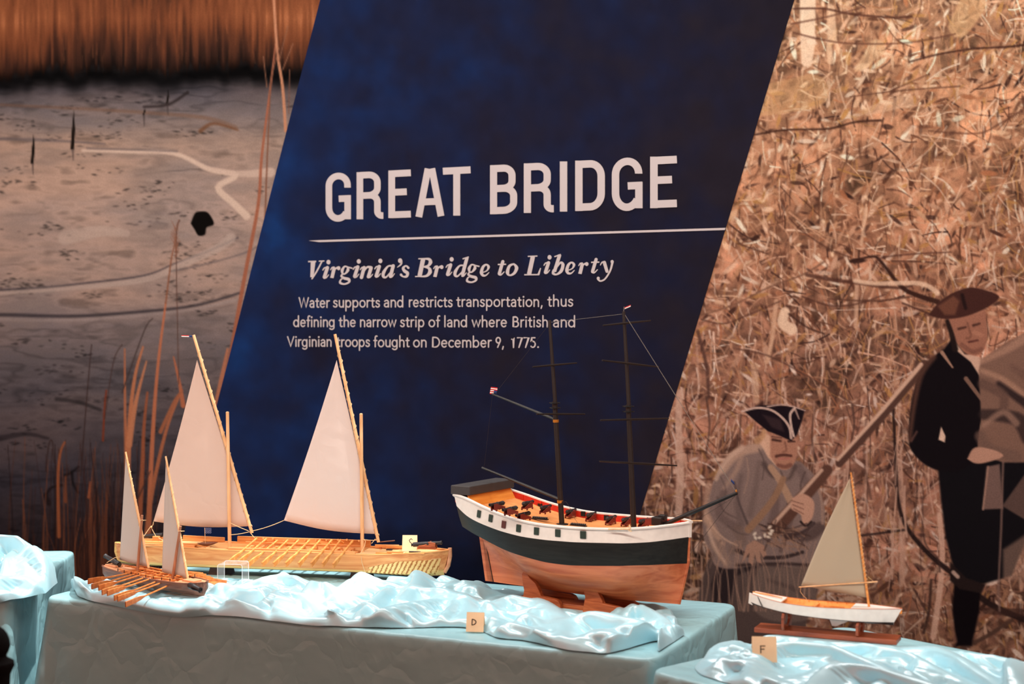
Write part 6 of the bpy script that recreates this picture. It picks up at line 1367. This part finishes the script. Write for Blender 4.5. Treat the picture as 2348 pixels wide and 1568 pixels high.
# ------------------------------------------------------------------ letter cards, acrylic riser, dark shape at the edge
def glyph(mb, ch, h, w_, y, z0, x0=0.0, t=.0022):
    b = lambda c_, s_: mb.box((x0 + c_[0], y, z0 + c_[1]), (s_[0], .0004, s_[1]))
    if ch == 'F': b((-w_ / 2, 0), (t, h)); b((0, h / 2 - t / 2), (w_, t)); b((-w_ * .08, t * .2), (w_ * .8, t))
    else:
        pts = [( -w_ / 2, -h / 2), (-w_ / 2, h / 2)] if ch == 'D' else []
        if pts: b((-w_ / 2, 0), (t, h))
        arcp = arc(-w_ / 2 if ch == 'D' else 0, 0, w_ if ch == 'D' else w_ / 2, -h / 2 + t / 2, -90, 90) if ch == 'D' else arc(0, 0, w_ / 2, -h / 2 + t / 2, 48, 312)
        for k in range(len(arcp) - 1):
            (xA, zA), (xB, zB) = arcp[k], arcp[k + 1]; d = math.hypot(xB - xA, zB - zA); mb.box((x0 + (xA + xB) / 2, y, z0 + (zA + zB) / 2), (d * 1.25, .0004, t), Matrix.Rotation(-math.atan2(zB - zA, xB - xA), 3, 'Y'))
def card(ch, loc, rot, W_, H_, label, gh):
    r = thing('letter_card', label, 'card', loc, rot, 'folded letter cards'); lean = .30; sp_ = H_ * math.sin(lean); up_ = H_ * math.cos(lean)
    mb = MB(); t = .0006
    for s in (-1, 1): mb.hexa([(-W_ / 2, s * sp_ - t, 0), (W_ / 2, s * sp_ - t, 0), (W_ / 2, s * sp_ + t, 0), (-W_ / 2, s * sp_ + t, 0), (-W_ / 2, -t, up_), (W_ / 2, -t, up_), (W_ / 2, t, up_), (-W_ / 2, t, up_)])
    mb.build('folded_card', M['card'], r, smooth=False)
    if ch is None: return
    mb = MB(); glyph(mb, ch, gh, gh * .62, 0, 0); o = mb.build('letter', M['ink'], r, smooth=False)
    o.location = (W_ * -.06, -sp_ * .5 - .0012, up_ * .5); o.rotation_euler = (-lean, 0, 0)
q = on_z(1086, 1447, TZ + .005); card('D', (q.x, q.y + .012, TZ + .004), R(16), .046, .050, 'folded cream card with the letter D at the satin edge below the brig', .0165)
q = FG.y(940, 1262, .028); wq = Matrix.Rotation(FG.rot, 3, 'Z') @ q + FG.loc
card(None, (wq.x, wq.y, TZ + GZ(q.x) - .002), R(22), .046, .050, 'folded cream card standing behind the black gun on the large galley', .0165)
q = on_z(1752, 1512, TZ + .024); card('F', (q.x, q.y, TZ + .022), R(20), .056, .058, 'folded cream card with the letter F in front of the white sailboat stand', .0175)
ac = thing('acrylic_riser', 'small clear acrylic riser stand in front of the large galley', 'riser', (-2.54, 3.562, TZ + .022), R(18))
mb = MB(); o_, th = .0, .0022; Wd, Dp, Ht = .078, .066, .058
prof = []; R_ = .008
ou = [(-Wd / 2, 0), (-Wd / 2, Ht - R_)] + [(-Wd / 2 + R_ - R_ * math.cos(R(a)), Ht - R_ + R_ * math.sin(R(a))) for a in (22, 45, 68, 90)] + [(Wd / 2 - R_ + R_ * math.sin(R(a)), Ht - R_ + R_ * math.cos(R(a))) for a in (0, 22, 45, 68)] + [(Wd / 2, Ht - R_), (Wd / 2, 0)]
r2_ = R_ - th; inn = [(Wd / 2 - th, 0), (Wd / 2 - th, Ht - R_)] + [(Wd / 2 - R_ + r2_ * math.cos(R(a)), Ht - R_ + r2_ * math.sin(R(a))) for a in (22, 45, 68, 90)] + [(-Wd / 2 + R_ - r2_ * math.sin(R(a)), Ht - R_ + r2_ * math.cos(R(a))) for a in (0, 22, 45, 68)] + [(-Wd / 2 + th, Ht - R_), (-Wd / 2 + th, 0)]
n = len(ou); vs = [(x, s * Dp / 2, z) for s in (-1, 1) for (x, z) in ou + inn[::-1]]; m2 = 2 * n
fs = []
for k in range(n - 1):
    fs += [(k, k + 1, n + k + 1, n + k), (m2 + k, m2 + n + k, m2 + n + k + 1, m2 + k + 1), (k, m2 + k, m2 + k + 1, k + 1), (n + k, n + k + 1, m2 + n + k + 1, m2 + n + k)]
fs += [(0, n, m2 + n, m2), (n - 1, m2 + n - 1, m2 + 2 * n - 1, 2 * n - 1)]
edge_ = set()
mb.cur = 0; mb.add(vs, fs); 
for i_, f_ in enumerate(mb.f):
    ys_ = [mb.v[k][1] for k in f_]
    if max(ys_) - min(ys_) < 1e-6 or i_ >= len(fs) - 2: mb.m[i_] = 1
mb.build('bent_sheet', [M['acrylic'], M['acrylic_edge']], ac, smooth=False)
# black rounded post, made up for an unidentified dark shape at the left edge
FPt = Frame((0, 0, 0), TH)
q = ray(-18, 1568); t_ = 3.0; c_ = Vector((q.x * t_, q.y * t_, 0))
zz = lambda py: CAMZ + (-(py - HY) / FPX) * 3.0
rr = lambda px: (px + 22) / FPX * 3.0
mb = MB(); mb.lathe([(0.0, .16), (.02, .16), (.04, .04), (.30, .035), (zz(1600), rr(14)), (zz(1568), rr(17)), (zz(1548), rr(18)), (zz(1538), rr(22)), (zz(1528), rr(27)), (zz(1518), rr(26)), (zz(1510), rr(12)), (zz(1504), rr(9)), (zz(1494), rr(14)), (zz(1482), rr(18)), (zz(1468), rr(16)), (zz(1455), rr(11)), (zz(1445), rr(4)), (zz(1437), rr(-6)), (zz(1432), rr(-21))], 28, (c_.x, c_.y, 0), 'z')
o = mb.build('dark_shape_post', M['black_cloth']); tag(o, 'black rounded stand-in for an unidentified dark shape, blurred at the lower left edge', 'post')
